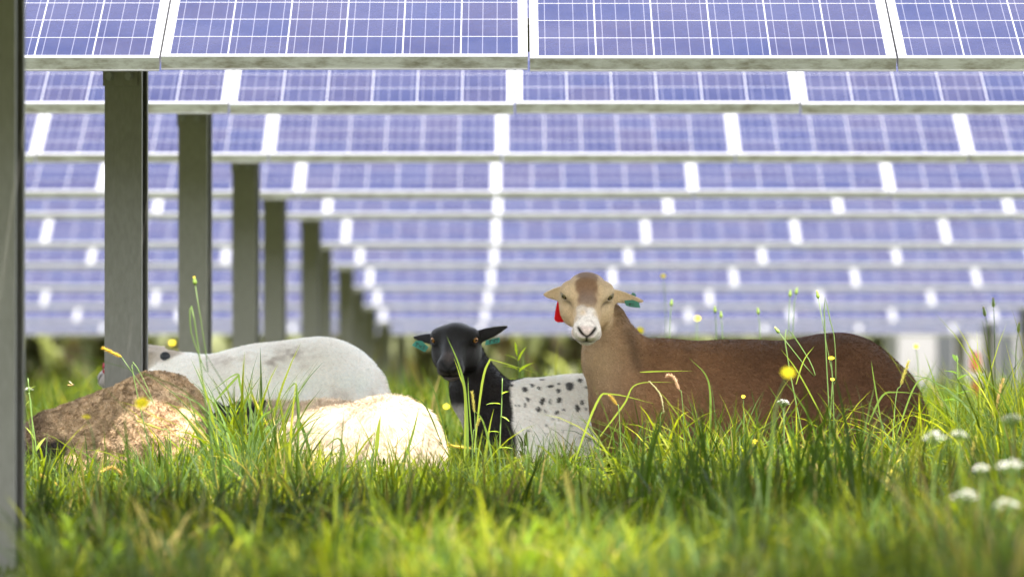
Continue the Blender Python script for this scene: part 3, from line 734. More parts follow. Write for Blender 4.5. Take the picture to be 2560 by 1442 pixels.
S4.color = col_cream; S4.nhair = 170000; S4.comb = (.25, -.1, -.75); S4.stand = .26; S4.lie = .9; S4.curl = (.5, 30); S4.frizz = .16; S4.hairw = .0006; S4.colvar = .08; S4.clumpvar = .55
build_sheep(S4)
# ---- brown woolly sheep on the left
def col_ram(V, n, hp, hw, px, py):
    nz = vnoise(V, 60, 1)[:, None]; n2 = vnoise(V, 8, 2)[:, None]
    c = np.array([.33, .232, .142]) * (.78 + .44 * nz) * (.88 + .24 * n2)
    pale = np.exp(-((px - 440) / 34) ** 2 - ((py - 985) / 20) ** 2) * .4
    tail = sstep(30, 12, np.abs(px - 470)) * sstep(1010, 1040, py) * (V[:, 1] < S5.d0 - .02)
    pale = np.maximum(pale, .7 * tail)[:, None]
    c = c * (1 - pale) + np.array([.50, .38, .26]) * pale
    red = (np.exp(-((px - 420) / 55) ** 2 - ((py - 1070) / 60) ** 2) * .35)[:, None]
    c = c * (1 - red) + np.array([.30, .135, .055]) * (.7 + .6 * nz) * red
    nk = sstep(140, 100, px)[:, None]; c = c * (1 - .6 * nk) + np.array([.075, .045, .03]) * .6 * nk
    h = np.array([.020, .015, .014]) * np.ones((len(V), 3)) * (.7 + .6 * nz)
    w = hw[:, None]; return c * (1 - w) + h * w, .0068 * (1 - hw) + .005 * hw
S5 = Sheep(); S5.d0 = 16.02; S5.root = 300; S5.res = .0042; S5.lump = (.012, 52)
S5.label = 'brown curly woolled sheep grazing behind the closest post, rump in a patch of sun'
S5.prims = [('c', (190, 1122, .13), (290, 1092, .08), .110, .120), ('c', (290, 1092, .08), (395, 1062, .0), .120, .134), ('c', (390, 1060, .0), (408, 1095, -.02), .132, .122),
            ('c', (200, 1160, .12), (390, 1160, .0), .12, .13), ('c', (190, 1105, .12), (120, 1105, .10), .098, .070, .06), ('c', (120, 1105, .10), (80, 1135, .08), .068, .052, .05),
            ('c', (440, 1120, -.10), (440, 1250, -.11), .075, .04, .05), ('c', (470, 1040, -.10), (474, 1190, -.115), .030, .02, .03), ('c', (180, 1180, -.06), (176, 1270, -.07), .045, .026, .04),
            ('c', (180, 1180, .12), (176, 1270, .13), .045, .026, .04), ('c', (420, 1130, .12), (420, 1260, .13), .07, .035, .05)]
S5.head = dict(eye=(44, 1188, .05), rot=(55, 62, 0), s=.95, iris=(.3, .18, .06), k=.03,
               ears={'l': dict(EAR, tip=(.12, -.10, .0)), 'r': dict(EAR, tip=(.115, -.10, -.03))})
S5.color = col_ram; S5.nhair = 150000; S5.comb = (.3, 0, -.5); S5.stand = .7; S5.lie = .2; S5.curl = (1.8, 62); S5.frizz = .3; S5.hairw = .0010; S5.colvar = .12; S5.clumpvar = .95
build_sheep(S5)

# ---- ear tags and straps
M_TAGG = plain('green_tag_plastic', (.015, .20, .15), .4, noise=.1, scale=60)
M_TAGD = plain('dark_green_tag_plastic', (.02, .13, .085), .4, noise=.1, scale=60)
M_TAGR = plain('red_tag_plastic', (.50, .002, .006), .5, spec=.12, noise=.08, scale=60)
M_INK = plain('marker_ink', (.008, .010, .010), .5)
M_STRAP = plain('red_strap', (.42, .04, .06), .7)
M_BTN = plain('dark_button', (.025, .027, .04), .45)
GLY = {'T': [[(0, 1), (.8, 1.02)], [(.42, 1.02), (.36, 0)]], '4': [[(.1, 1), (.12, .45), (.75, .52)], [(.75, 1.05), (.55, 0)]],
       '3': [[(.05, .92), (.4, 1.04), (.65, .8), (.3, .55), (.68, .3), (.4, .0), (.0, .08)]], '7': [[(.05, .96), (.75, 1.), (.3, 0)]]}
def ear_tag(S, quad, dd, mat, text=None, tilt=.0, name='ear_tag', arc=None, tw=.62, tx=.12, ty=.28, ts=.45):
    """quad: photo outline of the tag (px), laid in a plane facing the camera at depth dd of the sheep; real 2 mm plate"""
    pts = np.array([S.W(x, y, dd + tilt * (x - quad[0][0]) / 900.) for x, y in quad]) - S.O
    n = len(pts); th = np.array([0, .002, 0]); mb = MB()
    V = np.concatenate([pts, pts + th]); 
    mb.add(V, [tuple(range(n)), tuple(range(2 * n - 1, n - 1, -1))] + [(i, n + i, n + (i + 1) % n, (i + 1) % n) for i in range(n)])
    o = link(name, mb.mesh(name, [mat]), S.rootobj)
    if text:
        a, b, c = [np.array(q) for q in text[1]]         # origin, end of baseline, top of first letter (px)
        m2 = MB(); adv = 0
        for ch in text[0]:
            for stroke in GLY[ch]:
                q = [a + (b - a) * ((adv + gx) / len(text[0]) * .98) + (c - a) * gy for gx, gy in stroke]
                w3 = [S.W(x, y, dd + tilt * (x - quad[0][0]) / 900. - .0008) - S.O for x, y in q]
                m2.tube(w3, .0011, 5)
            adv += 1.0
        link('lettering', m2.mesh('lettering', [M_INK]), o)
    return o
def rounded(cx, cy, hw_, hh, r, n=5, ang=0):
    out = []
    for sx, sy, a0 in ((1, 1, 0), (-1, 1, 90), (-1, -1, 180), (1, -1, 270)):
        for k in range(n):
            a = R(a0 + 90 * k / (n - 1)); x = sx * (hw_ - r) + r * math.cos(a); y = sy * (hh - r) + r * math.sin(a)
            out.append((cx + x * math.cos(ang) - y * math.sin(ang), cy + x * math.sin(ang) + y * math.cos(ang)))
    return out
ear_tag(S1, [(1394, 749), (1388, 775), (1385, 797), (1388, 803), (1394, 806), (1424, 805), (1424, 749)], -.075, M_TAGR)
ear_tag(S1, [(1559, 752), (1563, 764), (1575, 768), (1599, 770), (1596, 756), (1580, 750)], -.090, M_TAGD, ('T7', [(1570, 766), (1586, 766.5), (1570, 759)]))
ear_tag(S1, [(1581, 731), (1588, 735), (1590, 740), (1583, 741), (1577, 736)], -.040, M_TAGD)
ear_tag(S2, [(1041, 852), (1056, 852), (1073, 867), (1065, 879), (1060, 878), (1031, 863)], -.118, M_TAGG, ('T43', [(1038, 864), (1064, 875), (1042, 857)]))
ear_tag(S2, [(1215, 851), (1249, 843), (1250, 853), (1247, 857), (1213, 863)], -.142, M_TAGG, ('T43', [(1222, 860), (1248, 854), (1223, 851)]))
ear_tag(S2, [(1225, 825), (1232, 821), (1240, 820), (1246, 823), (1240, 830), (1228, 832)], -.09, M_TAGG)
def disc(S, px, py, dd, r, mat, name):
    mb = MB(); c = S.W(px, py, dd) - S.O; 
    pts = []; prof = [(0, -.004), (r * .35, -.004), (r * .4, -.001), (r * .8, -.001), (r, .002)]
    nn = 20; V = []
    for q, y in prof:
        for k in range(nn): V.append(c + np.array([q * math.cos(k * 2 * math.pi / nn), y, q * math.sin(k * 2 * math.pi / nn) * .85]))
    mb.add(V, [(i * nn + k, (i + 1) * nn + k, (i + 1) * nn + (k + 1) % nn, i * nn + (k + 1) % nn) for i in range(len(prof) - 1) for k in range(nn)])
    link(name, mb.mesh(name, [mat], smooth=True), S.rootobj)
disc(S3, 411, 890, S3.front(411, 890) - .003, .0155, M_BTN, 'button_ear_tag')
fy = S3.front(256, 922, 9)
mb = MB(); mb.tube([S3.W(x, y, fy + dd - .10) - S3.O for x, y, dd in ((253, 908, .105), (252, 918, .095), (252, 928, .095), (256, 936, .10))], [.003, .0045, .0045, .002], 8)
mb.tube([S3.W(x, y, fy + dd - .10) - S3.O for x, y, dd in ((257, 940, .11), (257, 948, .11), (259, 958, .11))], [.003, .0035, .0015], 8)
link('muzzle_strap', mb.mesh('muzzle_strap', [M_STRAP], smooth=True), S3.rootobj)

# ------------------------------------------------------------------ grass
def blades(base, hgt, lean_dir, lean, width, col, seg=5, twist=None, droop=1.0):
    """arched tapering grass blades -> V, F, C. base (n,3)"""
    n = len(base); t = np.linspace(0, 1, seg + 1)
    ld = np.stack([np.cos(lean_dir), np.sin(lean_dir), 0 * lean_dir], 1)
    th0 = lean[:, None] * .35; 
    ang = th0 + (lean[:, None] * 1.9 * droop) * t[None] ** 1.5                  # angle from vertical along the blade
    ds = (hgt / seg)[:, None]
    dx = np.cumsum(np.sin(ang[:, :-1]) * ds, 1); dz = np.cumsum(np.cos(ang[:, :-1]) * ds, 1)
    dx = np.concatenate([np.zeros((n, 1)), dx], 1); dz = np.concatenate([np.zeros((n, 1)), dz], 1)
    ctr = base[:, None] + ld[:, None] * dx[..., None] + np.array([0, 0, 1.0]) * dz[..., None]
    sd = np.stack([-np.sin(lean_dir), np.cos(lean_dir), 0 * lean_dir], 1)
    if twist is None: twist = rng.uniform(-1.0, 1.0, n)
    tw = twist[:, None] * t[None]
    fw = np.stack([ld[:, 0:1] * np.cos(ang), ld[:, 1:2] * np.cos(ang), -np.sin(ang)], -1)      # blade normal-ish
    side = sd[:, None] * np.cos(tw)[..., None] + fw * np.sin(tw)[..., None]
    w = width[:, None] * (np.minimum(1, .55 + 2.2 * t) * (1 - t ** 2.6))[None]
    Lf = ctr - side * w[..., None] * .5; Rt = ctr + side * w[..., None] * .5
    V = np.stack([Lf, Rt], 2).reshape(n, -1, 3)
    V = V[:, :-1].copy(); V[:, -1] = ctr[:, -1]
    m = 2 * seg + 1; b0 = np.arange(n)[:, None] * m
    Q = [b0 + np.array([[2 * k, 2 * k + 1, 2 * k + 3, 2 * k + 2]]) for k in range(seg - 1)]
    T = b0 + np.array([[2 * seg - 2, 2 * seg - 1, 2 * seg]])
    tt = np.repeat(t, 2)[:-1]
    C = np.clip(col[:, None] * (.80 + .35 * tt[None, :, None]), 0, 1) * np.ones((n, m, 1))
    return V.reshape(-1, 3), (np.concatenate(Q) if Q else None), T, C.reshape(-1, 3)
class Acc:
    def __init__(s): s.V = []; s.Q = []; s.T = []; s.C = []; s.n = 0
    def add(s, V, Q, T, C):
        s.V.append(V); s.C.append(C)
        if Q is not None: s.Q.append(Q + s.n)
        if T is not None: s.T.append(T + s.n)
        s.n += len(V)
    def mesh(s, name, mat):
        F = ([np.concatenate(s.Q)] if s.Q else []) + ([np.concatenate(s.T)] if s.T else [])
        return make_mesh(name, np.concatenate(s.V), F, mat, col=np.concatenate(s.C), smooth=True)
G1, G2, G3 = np.array([.028, .050, .004]), np.array([.104, .124, .008]), np.array([.052, .082, .024])
GY, GD = np.array([.165, .172, .013]), np.array([.21, .165, .06])
def gcol(n, dry=.05, yel=.14):
    r = rng.random((n, 1)); c = G1 * (1 - r) + G2 * r
    k = rng.random(n); c[k < .30] = G3 * rng.uniform(.8, 1.3, ((k < .30).sum(), 1))
    m = (k > 1 - yel); c[m] = GY * rng.uniform(.7, 1.1, (m.sum(), 1))
    m = k > 1 - dry; c[m] = GD * rng.uniform(.6, 1.1, (m.sum(), 1))
    return c * rng.uniform(.75, 1.2, (n, 1))
# where sheep lie, no grass pushes through their bodies: footprints in plan (x, y, rx, ry)
FOOT = []
for S, a, b, ry in ((S1, 1510, 2290, .20), (S2, 1190, 1720, .17), (S3, 400, 960, .19), (S4, 640, 1110, .13), (S5, 130, 510, .13)):
    x0, x1 = (a - 1280) * S.d0 / FPX, (b - 1280) * S.d0 / FPX
    FOOT.append(((x0 + x1) / 2, S.d0 + .03, (x1 - x0) / 2, ry))
def free(x, y):
    ok = np.ones(len(x), bool)
    for cx, cy, rx, ry in FOOT: ok &= (((x - cx) / rx) ** 4 + ((y - cy) / ry) ** 4) > 1
    return ok
def scatter(n, d0, d1, marg=.25, clump=0., cs=3.):
    """uniform over the visible wedge between two depths"""
    d = np.sqrt(rng.uniform(d0 ** 2, d1 ** 2, n)); x = rng.uniform(-1, 1, n) * (d * .092 + marg)
    if clump:
        k = vnoise(np.stack([x, d, 0 * x], 1), cs, 77) + .5 * vnoise(np.stack([x, d, 0 * x], 1), cs * 2.7, 78)
        ok = rng.random(n) < np.clip((k / 1.5 - .5) * clump * 2 + .5, .08, 1); x, d = x[ok], d[ok]
    ok = free(x, d); return x[ok], d[ok]
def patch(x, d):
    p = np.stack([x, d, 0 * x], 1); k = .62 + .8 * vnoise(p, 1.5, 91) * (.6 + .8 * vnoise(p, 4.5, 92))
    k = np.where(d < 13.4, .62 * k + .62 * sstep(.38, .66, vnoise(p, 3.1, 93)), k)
    k = k * np.where((d < 13.2), np.interp(x / d * 15, [-1.0, -.45, -.2, .2, .45, .9], [.58, .62, 1.1, 1.15, .78, .85]), 1.0)  # foreground shade put into the blade colour: dimmer sides, brighter middle
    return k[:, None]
def field(acc, n, d0, d1, h0, h1, wid, seg=5, clump=0., lean=(.15, .95), dry=.05, yel=.14, marg=.25, tall=None):
    x, d = scatter(n, d0, d1, marg, clump); m = len(x)
    pt = np.stack([x, d, 0 * x], 1); hm = .65 + .7 * vnoise(pt, 1.7, 41)
    h = rng.uniform(h0, h1, m) * hm
    if tall is not None: h = h * tall(x, d)
    base = np.stack([x, d, zg(d) - .02], 1)
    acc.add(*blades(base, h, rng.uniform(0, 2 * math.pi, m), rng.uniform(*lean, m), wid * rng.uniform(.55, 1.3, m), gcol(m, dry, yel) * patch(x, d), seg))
def tufts(acc, n, d0, d1, h0, h1, per, wid, seg=6, marg=.25, dry=.08, tall=None):
    x, d = scatter(n, d0, d1, marg); m = len(x); k = rng.integers(per[0], per[1], m); i = np.repeat(np.arange(m), k); q = len(i)
    a = rng.uniform(0, 2 * math.pi, q); r = rng.random(q) ** .7 * .05
    X, Y = x[i] + np.cos(a) * r, d[i] + np.sin(a) * r
    hh = rng.uniform(h0, h1, m)[i] * rng.uniform(.45, 1.1, q)
    if tall is not None: hh = hh * tall(X, Y)
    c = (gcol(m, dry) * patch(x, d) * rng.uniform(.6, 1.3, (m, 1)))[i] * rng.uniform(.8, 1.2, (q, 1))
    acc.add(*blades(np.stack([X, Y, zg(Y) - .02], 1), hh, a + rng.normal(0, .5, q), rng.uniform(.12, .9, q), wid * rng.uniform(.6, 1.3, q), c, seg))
def leaves(acc, n, d0, d1, h0, h1, L0, L1, marg=.25):
    """broad-leaf weeds: whorls of pointed leaves on short stems"""
    x, d = scatter(n, d0, d1, marg, .6, 2.2); ok = ~((x / d * 15 < -1.262) & (d < 12.4)); x, d = x[ok], d[ok]; m = len(x); k = rng.integers(5, 10, m); i = np.repeat(np.arange(m), k); q = len(i)
    hm = rng.uniform(h0, h1, m)
    z = hm[i] * rng.uniform(.45, 1.0, q); a = rng.uniform(0, 2 * math.pi, q)
    base = np.stack([x[i] + np.cos(a) * .006, d[i] + np.sin(a) * .006, zg(d[i]) + z], 1)
    c0 = np.array([.034, .066, .006]) * (1 - rng.random((m, 1))) + np.array([.11, .14, .011]) * rng.random((m, 1))
    L = rng.uniform(L0, L1, q)
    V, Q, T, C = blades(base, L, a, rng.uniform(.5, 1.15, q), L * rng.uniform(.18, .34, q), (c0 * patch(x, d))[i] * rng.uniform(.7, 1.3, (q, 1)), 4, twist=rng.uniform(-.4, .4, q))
    acc.add(V, Q, T, C)
    sb = np.stack([x, d, zg(d) - .02], 1)
    acc.add(*blades(sb, hm + .03, rng.uniform(0, 6.28, m), rng.uniform(.02, .15, m), np.full(m, .004), c0 * .8, 3))
def near_h(x, d):
    # sward is a bit taller on the right and behind the camera's focus, grazed lower in the middle foreground
    u = (x / d) * 15
    far = np.interp(u, [-1.35, -1.0, -.83, -.72, -.62, -.54, -.2, -.12, -.02, .2, .28, .6, 1.0, 1.15, 1.4], [.62, .60, .74, 1.1, 1.05, .62, .64, .76, .64, .68, .86, .86, .76, 1.08, 1.4])
    near = np.interp(u, [-1.4, -.6, .3, 1.0, 1.5], [.74, .80, .84, 1.0, 1.2])
    k = np.clip((d - 13.6) / 1.0, 0, 1)
    r = np.interp(d, [6.5, 8, 11, 13, 15.2, 17, 30], [.60, .66, .74, .82, .86, .90, 1.05]) * (near * (1 - k) + far * k)
    return r * np.where((u < -1.262) & (d < 12.4), .22, 1.)          # trodden short round the closest post
A1 = Acc()
field(A1, 17000, 6.6, 13.6, .14, .32, .0060, 6, 1., (.25, 1.4), tall=near_h)
field(A1, 30000, 13.6, 16.1, .14, .31, .0052, 6, .8, (.25, 1.5), tall=near_h)
field(A1, 9000, 16.1, 19.0, .13, .30, .0055, 5, .8, tall=near_h)
tufts(A1, 560, 6.8, 13.6, .22, .42, (10, 24), .0078, tall=near_h)
tufts(A1, 820, 13.6, 16.2, .26, .48, (12, 26), .0068, tall=near_h)
tufts(A1, 330, 16.2, 19.5, .22, .40, (8, 18), .0064, tall=near_h)
def arching(n, d0, d1, x0, x1, h0, h1, wid, cols, lean):
    d = rng.uniform(d0, d1, n); x = rng.uniform(x0, x1, n) * d / 15; ok = free(x, d); x, d = x[ok], d[ok]; m = len(x)
    c = np.asarray(cols)[rng.integers(0, len(cols), m)] * rng.uniform(.75, 1.25, (m, 1))
    A1.add(*blades(np.stack([x, d, zg(d) - .02], 1), rng.uniform(h0, h1, m) * near_h(x, d) ** .8, rng.uniform(0, 6.283, m), rng.uniform(*lean, m), wid * rng.uniform(.6, 1.3, m), c, 8))
arching(330, 14.0, 15.7, -1.35, 1.4, .32, .56, .0085, [G2, GY, G3, G2 * .7], (.35, 1.25))
arching(170, 14.2, 15.8, .3, 1.4, .34, .60, .0080, [G2, GY, G3], (.3, 1.1))
arching(100, 14.6, 15.4, -.80, -.62, .38, .58, .0095, [G3, G2, G3 * 1.2], (.2, 1.0))
arching(150, 11.6, 13.8, .30, .95, .34, .52, .0095, [G1, G1 * .8, G3 * .6], (.1, .6))
arching(110, 8.6, 11.6, -.5, .55, .20, .34, .011, [GY, G2 * 1.2, G2], (.2, .9))
arching(110, 9.5, 13.5, -1.3, .3, .24, .42, .0085, [G1, G2, GY], (.3, 1.2))
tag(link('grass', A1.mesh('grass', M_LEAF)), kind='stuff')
A2 = Acc()
leaves(A2, 650, 6.8, 13.6, .04, .12, .02, .05)
leaves(A2, 1500, 13.6, 16.0, .04, .13, .022, .06)
leaves(A2, 900, 16.0, 19.0, .05, .17, .025, .055)
tag(link('ground_cover', A2.mesh('ground_cover', M_LEAF)), kind='stuff')
A3 = Acc()
field(A3, 26000, 19, 34, .16, .38, .010, 3, .9, marg=.6)
field(A3, 30000, 34, 75, .18, .42, .020, 2, .6, marg=1.2)
tag(link('far_grass', A3.mesh('far_grass', M_LEAF)), kind='stuff')

# ------------------------------------------------------------------ single plants
def bez(pts, n=14):
    """smooth curve through points (Catmull-Rom)"""
    p = np.asarray(pts, float)
    if len(p) == 2: return p[0] + (p[1] - p[0]) * np.linspace(0, 1, n)[:, None]
    q = np.vstack([2 * p[0] - p[1], p, 2 * p[-1] - p[-2]]); out = []
    m = max(3, n // (len(p) - 1))
    for i in range(1, len(q) - 2):
        t = np.linspace(0, 1, m, endpoint=(i == len(q) - 3))[:, None]
        out.append(.5 * (2 * q[i] + (q[i + 1] - q[i - 1]) * t + (2 * q[i - 1] - 5 * q[i] + 4 * q[i + 1] - q[i + 2]) * t ** 2 + (3 * q[i] - q[i - 1] - 3 * q[i + 1] + q[i + 2]) * t ** 3))
    return np.concatenate(out)
M_STEM = vcol_mat('stem', rough=.5, spec=.4, trans=.15)
SG = np.array([.10, .16, .035])
def plant_root(name, label, cat, base, group):
    o = empty(name, tuple(base)); tag(o, label, cat, group, 'thing'); return o
def stem_curve(head, d, via, basepx, lift=0.0):
    """from the ground up through photo points to the head"""
    bx = P(basepx, HOR, d)[0]
    pts = [np.array([bx, d, float(zg(d)) - .02])] + [P(x, y, d) + np.array([0, rng.uniform(-.006, .006), 0]) for x, y in via] + [head]
    return bez(pts, 18)
def add_stem(root, c, r0=.0022, r1=.0012, col=SG, name='stem'):
    mb = MB(); mb.tube(c, np.linspace(r0, r1, len(c)), 6, col=col * rng.uniform(.8, 1.2)); o = np.array(root.location)
    me = mb.mesh(name, [M_STEM], smooth=True); 
    ob = link(name, me, root); ob.location = tuple(-o); return ob
def frame_of(dr):
    dr = dr / np.linalg.norm(dr); a = np.array([1., 0, 0]) if abs(dr[0]) < .8 else np.array([0, 1., 0])
    u = np.cross(dr, a); u /= np.linalg.norm(u); return u, np.cross(dr, u), dr
def yellow_head(root, c, dr, r, col=(.78, .64, .02)):
    u, w, n = frame_of(np.asarray(dr, float)); mb = MB(); o = np.array(root.location)
    for ring, (m, rr, up) in enumerate(((17, 1., .10), (13, .72, .32), (9, .42, .55))):
        for k in range(m):
            a = 2 * math.pi * (k + .5 * ring) / m + rng.uniform(-.1, .1); e = u * math.cos(a) + w * math.sin(a); s = -u * math.sin(a) + w * math.cos(a)
            L = r * rr * rng.uniform(.88, 1.08); b = r * .13
            p0 = c + e * L * .12; p1 = c + e * L * .6 + n * L * up * .6; p2 = c + e * L + n * L * up * .7
            mb.add([p0 - s * b * .4, p0 + s * b * .4, p1 + s * b, p1 - s * b, p2 + s * b * .75, p2 - s * b * .75], [(0, 1, 2, 3), (3, 2, 4, 5)], np.array(col) * rng.uniform(.8, 1.1))
    mb.ball(c - n * r * .16, (r * .28, r * .28, r * .3), 8, 5, col=SG)
    ob = link('flower_head', mb.mesh('flower_head', [M_PETAL]), root); ob.location = tuple(-o)
def bud_head(root, c, dr, L, r, tipcol=(.45, .40, .12), col=(.17, .25, .04)):
    u, w, n = frame_of(np.asarray(dr, float)); o = np.array(root.location); mb = MB()
    t = np.array([0, .12, .35, .6, .8, .9, 1.]); rr = np.array([.35, .85, 1., .72, .5, .62, .35]) * r
    cc = np.array([col] * 5 + [tipcol] * 2)
    mb.tube([c + n * L * q for q in t], rr, 8, col=cc)
    ob = link('bud', mb.mesh('bud', [M_STEM], smooth=True), root); ob.location = tuple(-o)
def leaf_on(mb, base, dr, L, wd, col, up=(0, 0, 1)):
    dr = np.asarray(dr, float); dr /= np.linalg.norm(dr); s = np.cross(dr, up); s /= np.linalg.norm(s) + 1e-9; n = np.cross(s, dr)
    ts = np.linspace(0, 1, 7); pr = np.sin(np.pi * ts ** .8) ** .9
    V = []; 
    for t, q in zip(ts, pr):
        c = base + dr * L * t - n * L * .25 * t * t
        V += [c - s * wd * q * .5 + n * wd * q * .12, c, c + s * wd * q * .5 + n * wd * q * .12]
    F = []
    for i in range(6):
        for k in (0, 1): F.append((3 * i + k, 3 * i + k + 1, 3 * i + k + 4, 3 * i + k + 3))
    mb.add(V, F, np.asarray(col) * rng.uniform(.85, 1.15))
def yellow_flower(px, py, d, r, basepx, label, via=(), dr=(0, -.75, .6)):
    h = P(px, py, d); c = stem_curve(h, d, via, basepx); root = plant_root('yellow_flower', label, 'flower', c[0], 'yellow flowers in the meadow')
    add_stem(root, c); yellow_head(root, h, dr, r)
def bud_stalk(px, py, d, L, r, basepx, label, via=(), group='bud stalks in the meadow', tip=(.45, .40, .12)):
    h = P(px, py, d); dr0 = np.array([0, 0, 1.])
    c = stem_curve(h, d, via, basepx); dr0 = c[-1] - c[-3]; root = plant_root('bud_stalk', label, 'plant', c[0], group)
    add_stem(root, c, .0020, .0011); bud_head(root, h, dr0, L, r, tip)
    return root, c
def foxtail(tip, neck, d, r, basepx, label, via=(), mid=None, col=(.33, .29, .07)):
    hn, ht = P(*neck, d), P(*tip, d); hp = [hn] + ([P(*mid, d)] if mid else []) + [ht]
    c = stem_curve(hn, d, via, basepx); root = plant_root('foxtail', label, 'grass stalk', c[0], 'foxtail seed heads among the grass')
    add_stem(root, c, .0016, .0009, SG * 1.1)
    ax = bez(hp, 14); o = np.array(root.location); mb = MB(); n = len(ax); t = np.linspace(0, 1, n)
    rad = r * .55 * np.clip(np.sin(np.pi * np.clip(t * .86 + .10, 0, 1)) ** .5, .25, 1)
    mb.tube(ax, rad, 7, col=np.array(col) * .9)
    m = 260; q = rng.random(m); i = np.clip((q * (n - 1)).astype(int), 0, n - 2); T = np.gradient(ax, axis=0); T /= np.linalg.norm(T, axis=1)[:, None]
    for k in range(m):
        cpt = ax[i[k]] + (ax[i[k] + 1] - ax[i[k]]) * (q[k] * (n - 1) - i[k]); u, w, tt = frame_of(T[i[k]]); a = rng.uniform(0, 6.283)
        e = u * math.cos(a) + w * math.sin(a); s = np.cross(e, tt) * .0006; L = r * rng.uniform(.9, 1.7)
        b = cpt + e * rad[i[k]] * .8; ti = b + (e * .75 + tt * .8) * L
        mb.add([b - s, b + s, ti], [(0, 1, 2)], np.array(col) * rng.uniform(.9, 1.9))
    ob = link('seed_head', mb.mesh('seed_head', [M_PETAL]), root); ob.location = tuple(-o)
def white_umbel(px, py, d, r, basepx, label, via=()):
    h = P(px, py, d); c = stem_curve(h - np.array([0, 0, r * .5]), d, via, basepx); root = plant_root('white_flower', label, 'flower', c[0], 'white flower clusters at the right')
    add_stem(root, c, .0022, .0014); o = np.array(root.location); mb = MB(); mr = MB()
    for k in range(40):
        a = rng.uniform(0, 6.283); q = math.sqrt(rng.random()) * r; z = r * .5 * (1 - (q / r) ** 2) + rng.uniform(-.1, .1) * r
        p = h + np.array([q * math.cos(a), q * math.sin(a), z]); mr.tube([c[-1], p], .0006, 4, col=SG)
        for j in range(6):
            b = rng.uniform(0, 6.283); s = r * .15; e = np.array([math.cos(b), math.sin(b), .6]) * s; f = np.array([-math.sin(b), math.cos(b), .0]) * s * .5
            mb.add([p, p + e * .6 + f, p + e, p + e * .6 - f], [(0, 1, 2, 3)], np.array([.72, .70, .66]) * rng.uniform(.85, 1.1))
    ob = link('flower_cluster', mb.mesh('flower_cluster', [M_PETAL]), root); ob.location = tuple(-o)
    ob = link('flower_rays', mr.mesh('flower_rays', [M_STEM]), root); ob.location = tuple(-o)
def leafy_plant(pts, d, leafs, label, col, name='leafy_plant', r=.0025):
    c = bez([np.array([P(pts[0][0], HOR, d)[0], d, float(zg(d)) - .02])] + [P(x, y, d) for x, y in pts[1:]], 18)
    root = plant_root(name, label, 'plant', c[0], 'leafy weeds around the sheep'); add_stem(root, c, r, r * .5, SG * 1.2); o = np.array(root.location)
    for (x0, y0), (x1, y1), wd, dd in leafs:
        a, b = P(x0, y0, d), P(x1, y1, d + dd); mb = MB(); leaf_on(mb, a, b - a, np.linalg.norm(b - a), wd, col)
        ob = link('leaf', mb.mesh('leaf', [M_LEAF], smooth=True), root); ob.location = tuple(-o)

yellow_flower(355, 1008, 11.9, .0155, 395, 'big blurred yellow flower against the curly brown sheep\'s flank', [(372, 1120)])
yellow_flower(216, 1042, 12.6, .0105, 250, 'yellow flower half open in front of the curly brown sheep\'s shoulder', [(236, 1120)], (.1, -.4, .9))
yellow_flower(1970, 932, 11.4, .0155, 1905, 'big blurred yellow flower in front of the brown hair sheep\'s flank', [(1935, 1050)])
yellow_flower(2078, 895, 14.7, .0085, 2090, 'small sharp yellow flower upright before the brown hair sheep\'s loin', [(2083, 1010)], (0, -.5, .9))
yellow_flower(2081, 948, 14.9, .0052, 2060, 'tiny orange yellow flower just under the small sharp yellow one', [(2076, 1040)])
yellow_flower(1858, 991, 15.2, .0055, 1862, 'tiny yellow flower low on the middle of the brown hair sheep', [(1860, 1060)])
yellow_flower(1888, 1104, 14.2, .0085, 1895, 'yellow flower at the foot of the brown hair sheep\'s flank, deep in grass', [(1893, 1160)])
yellow_flower(2058, 1282, 12.4, .010, 2075, 'yellow flower low in the blurred foreground grass at the right', [(2066, 1330)])
yellow_flower(430, 858, 22.5, .013, 436, 'blurred yellow flower behind the white sheep\'s neck', [(434, 930)])
yellow_flower(1600, 826, 21., .016, 1592, 'pale yellow blurred flower behind the brown hair sheep\'s neck', [(1597, 880)])
yellow_flower(2290, 866, 18.5, .0095, 2300, 'yellow flower behind the brown hair sheep\'s rump', [(2296, 940)])
yellow_flower(1744, 796, 20., .011, 1735, 'pale yellow flower blurred above the brown hair sheep\'s shoulder', [(1741, 860)])
yellow_flower(1658, 690, 20.5, .010, 1672, 'highest pale flower, blurred against the panels right of the brown sheep\'s ear', [(1664, 780)])
yellow_flower(1116, 1016, 19., .010, 1120, 'small yellow flower blurred between the cream sheep and the black headed one', [(1118, 1060)])
bud_stalk(488, 712, 13.6, .020, .0052, 560, 'tall thin stalk with a yellow bud in front of the second steel post', [(486, 800), (478, 832), (520, 930)], tip=(.7, .5, .02))
bud_stalk(2046, 746, 15.3, .022, .0050, 2088, 'tall curved stalk with a pale tipped bud before the brown sheep\'s hip', [(2060, 776), (2076, 805), (2087, 860), (2086, 960)])
bud_stalk(1948, 832, 15.2, .020, .0048, 2052, 'leaning stalk with a pale tipped bud crossing the brown sheep\'s back', [(1962, 850), (2012, 882), (2035, 940)])
for i, (x, y, b) in enumerate(((1678, 765, 1668), (1788, 782, 1796), (1803, 795, 1812), (1896, 786, 1908), (1975, 742, 1968), (1990, 736, 1972))):
    bud_stalk(x, y, 18.2, .022, .0055, b, 'thin green bud stalk standing behind the brown sheep\'s back, ' + ['first', 'second', 'third', 'fourth', 'fifth', 'sixth'][i] + ' from the left', [(x * .6 + b * .4, y + 70)], tip=(.2, .26, .05))
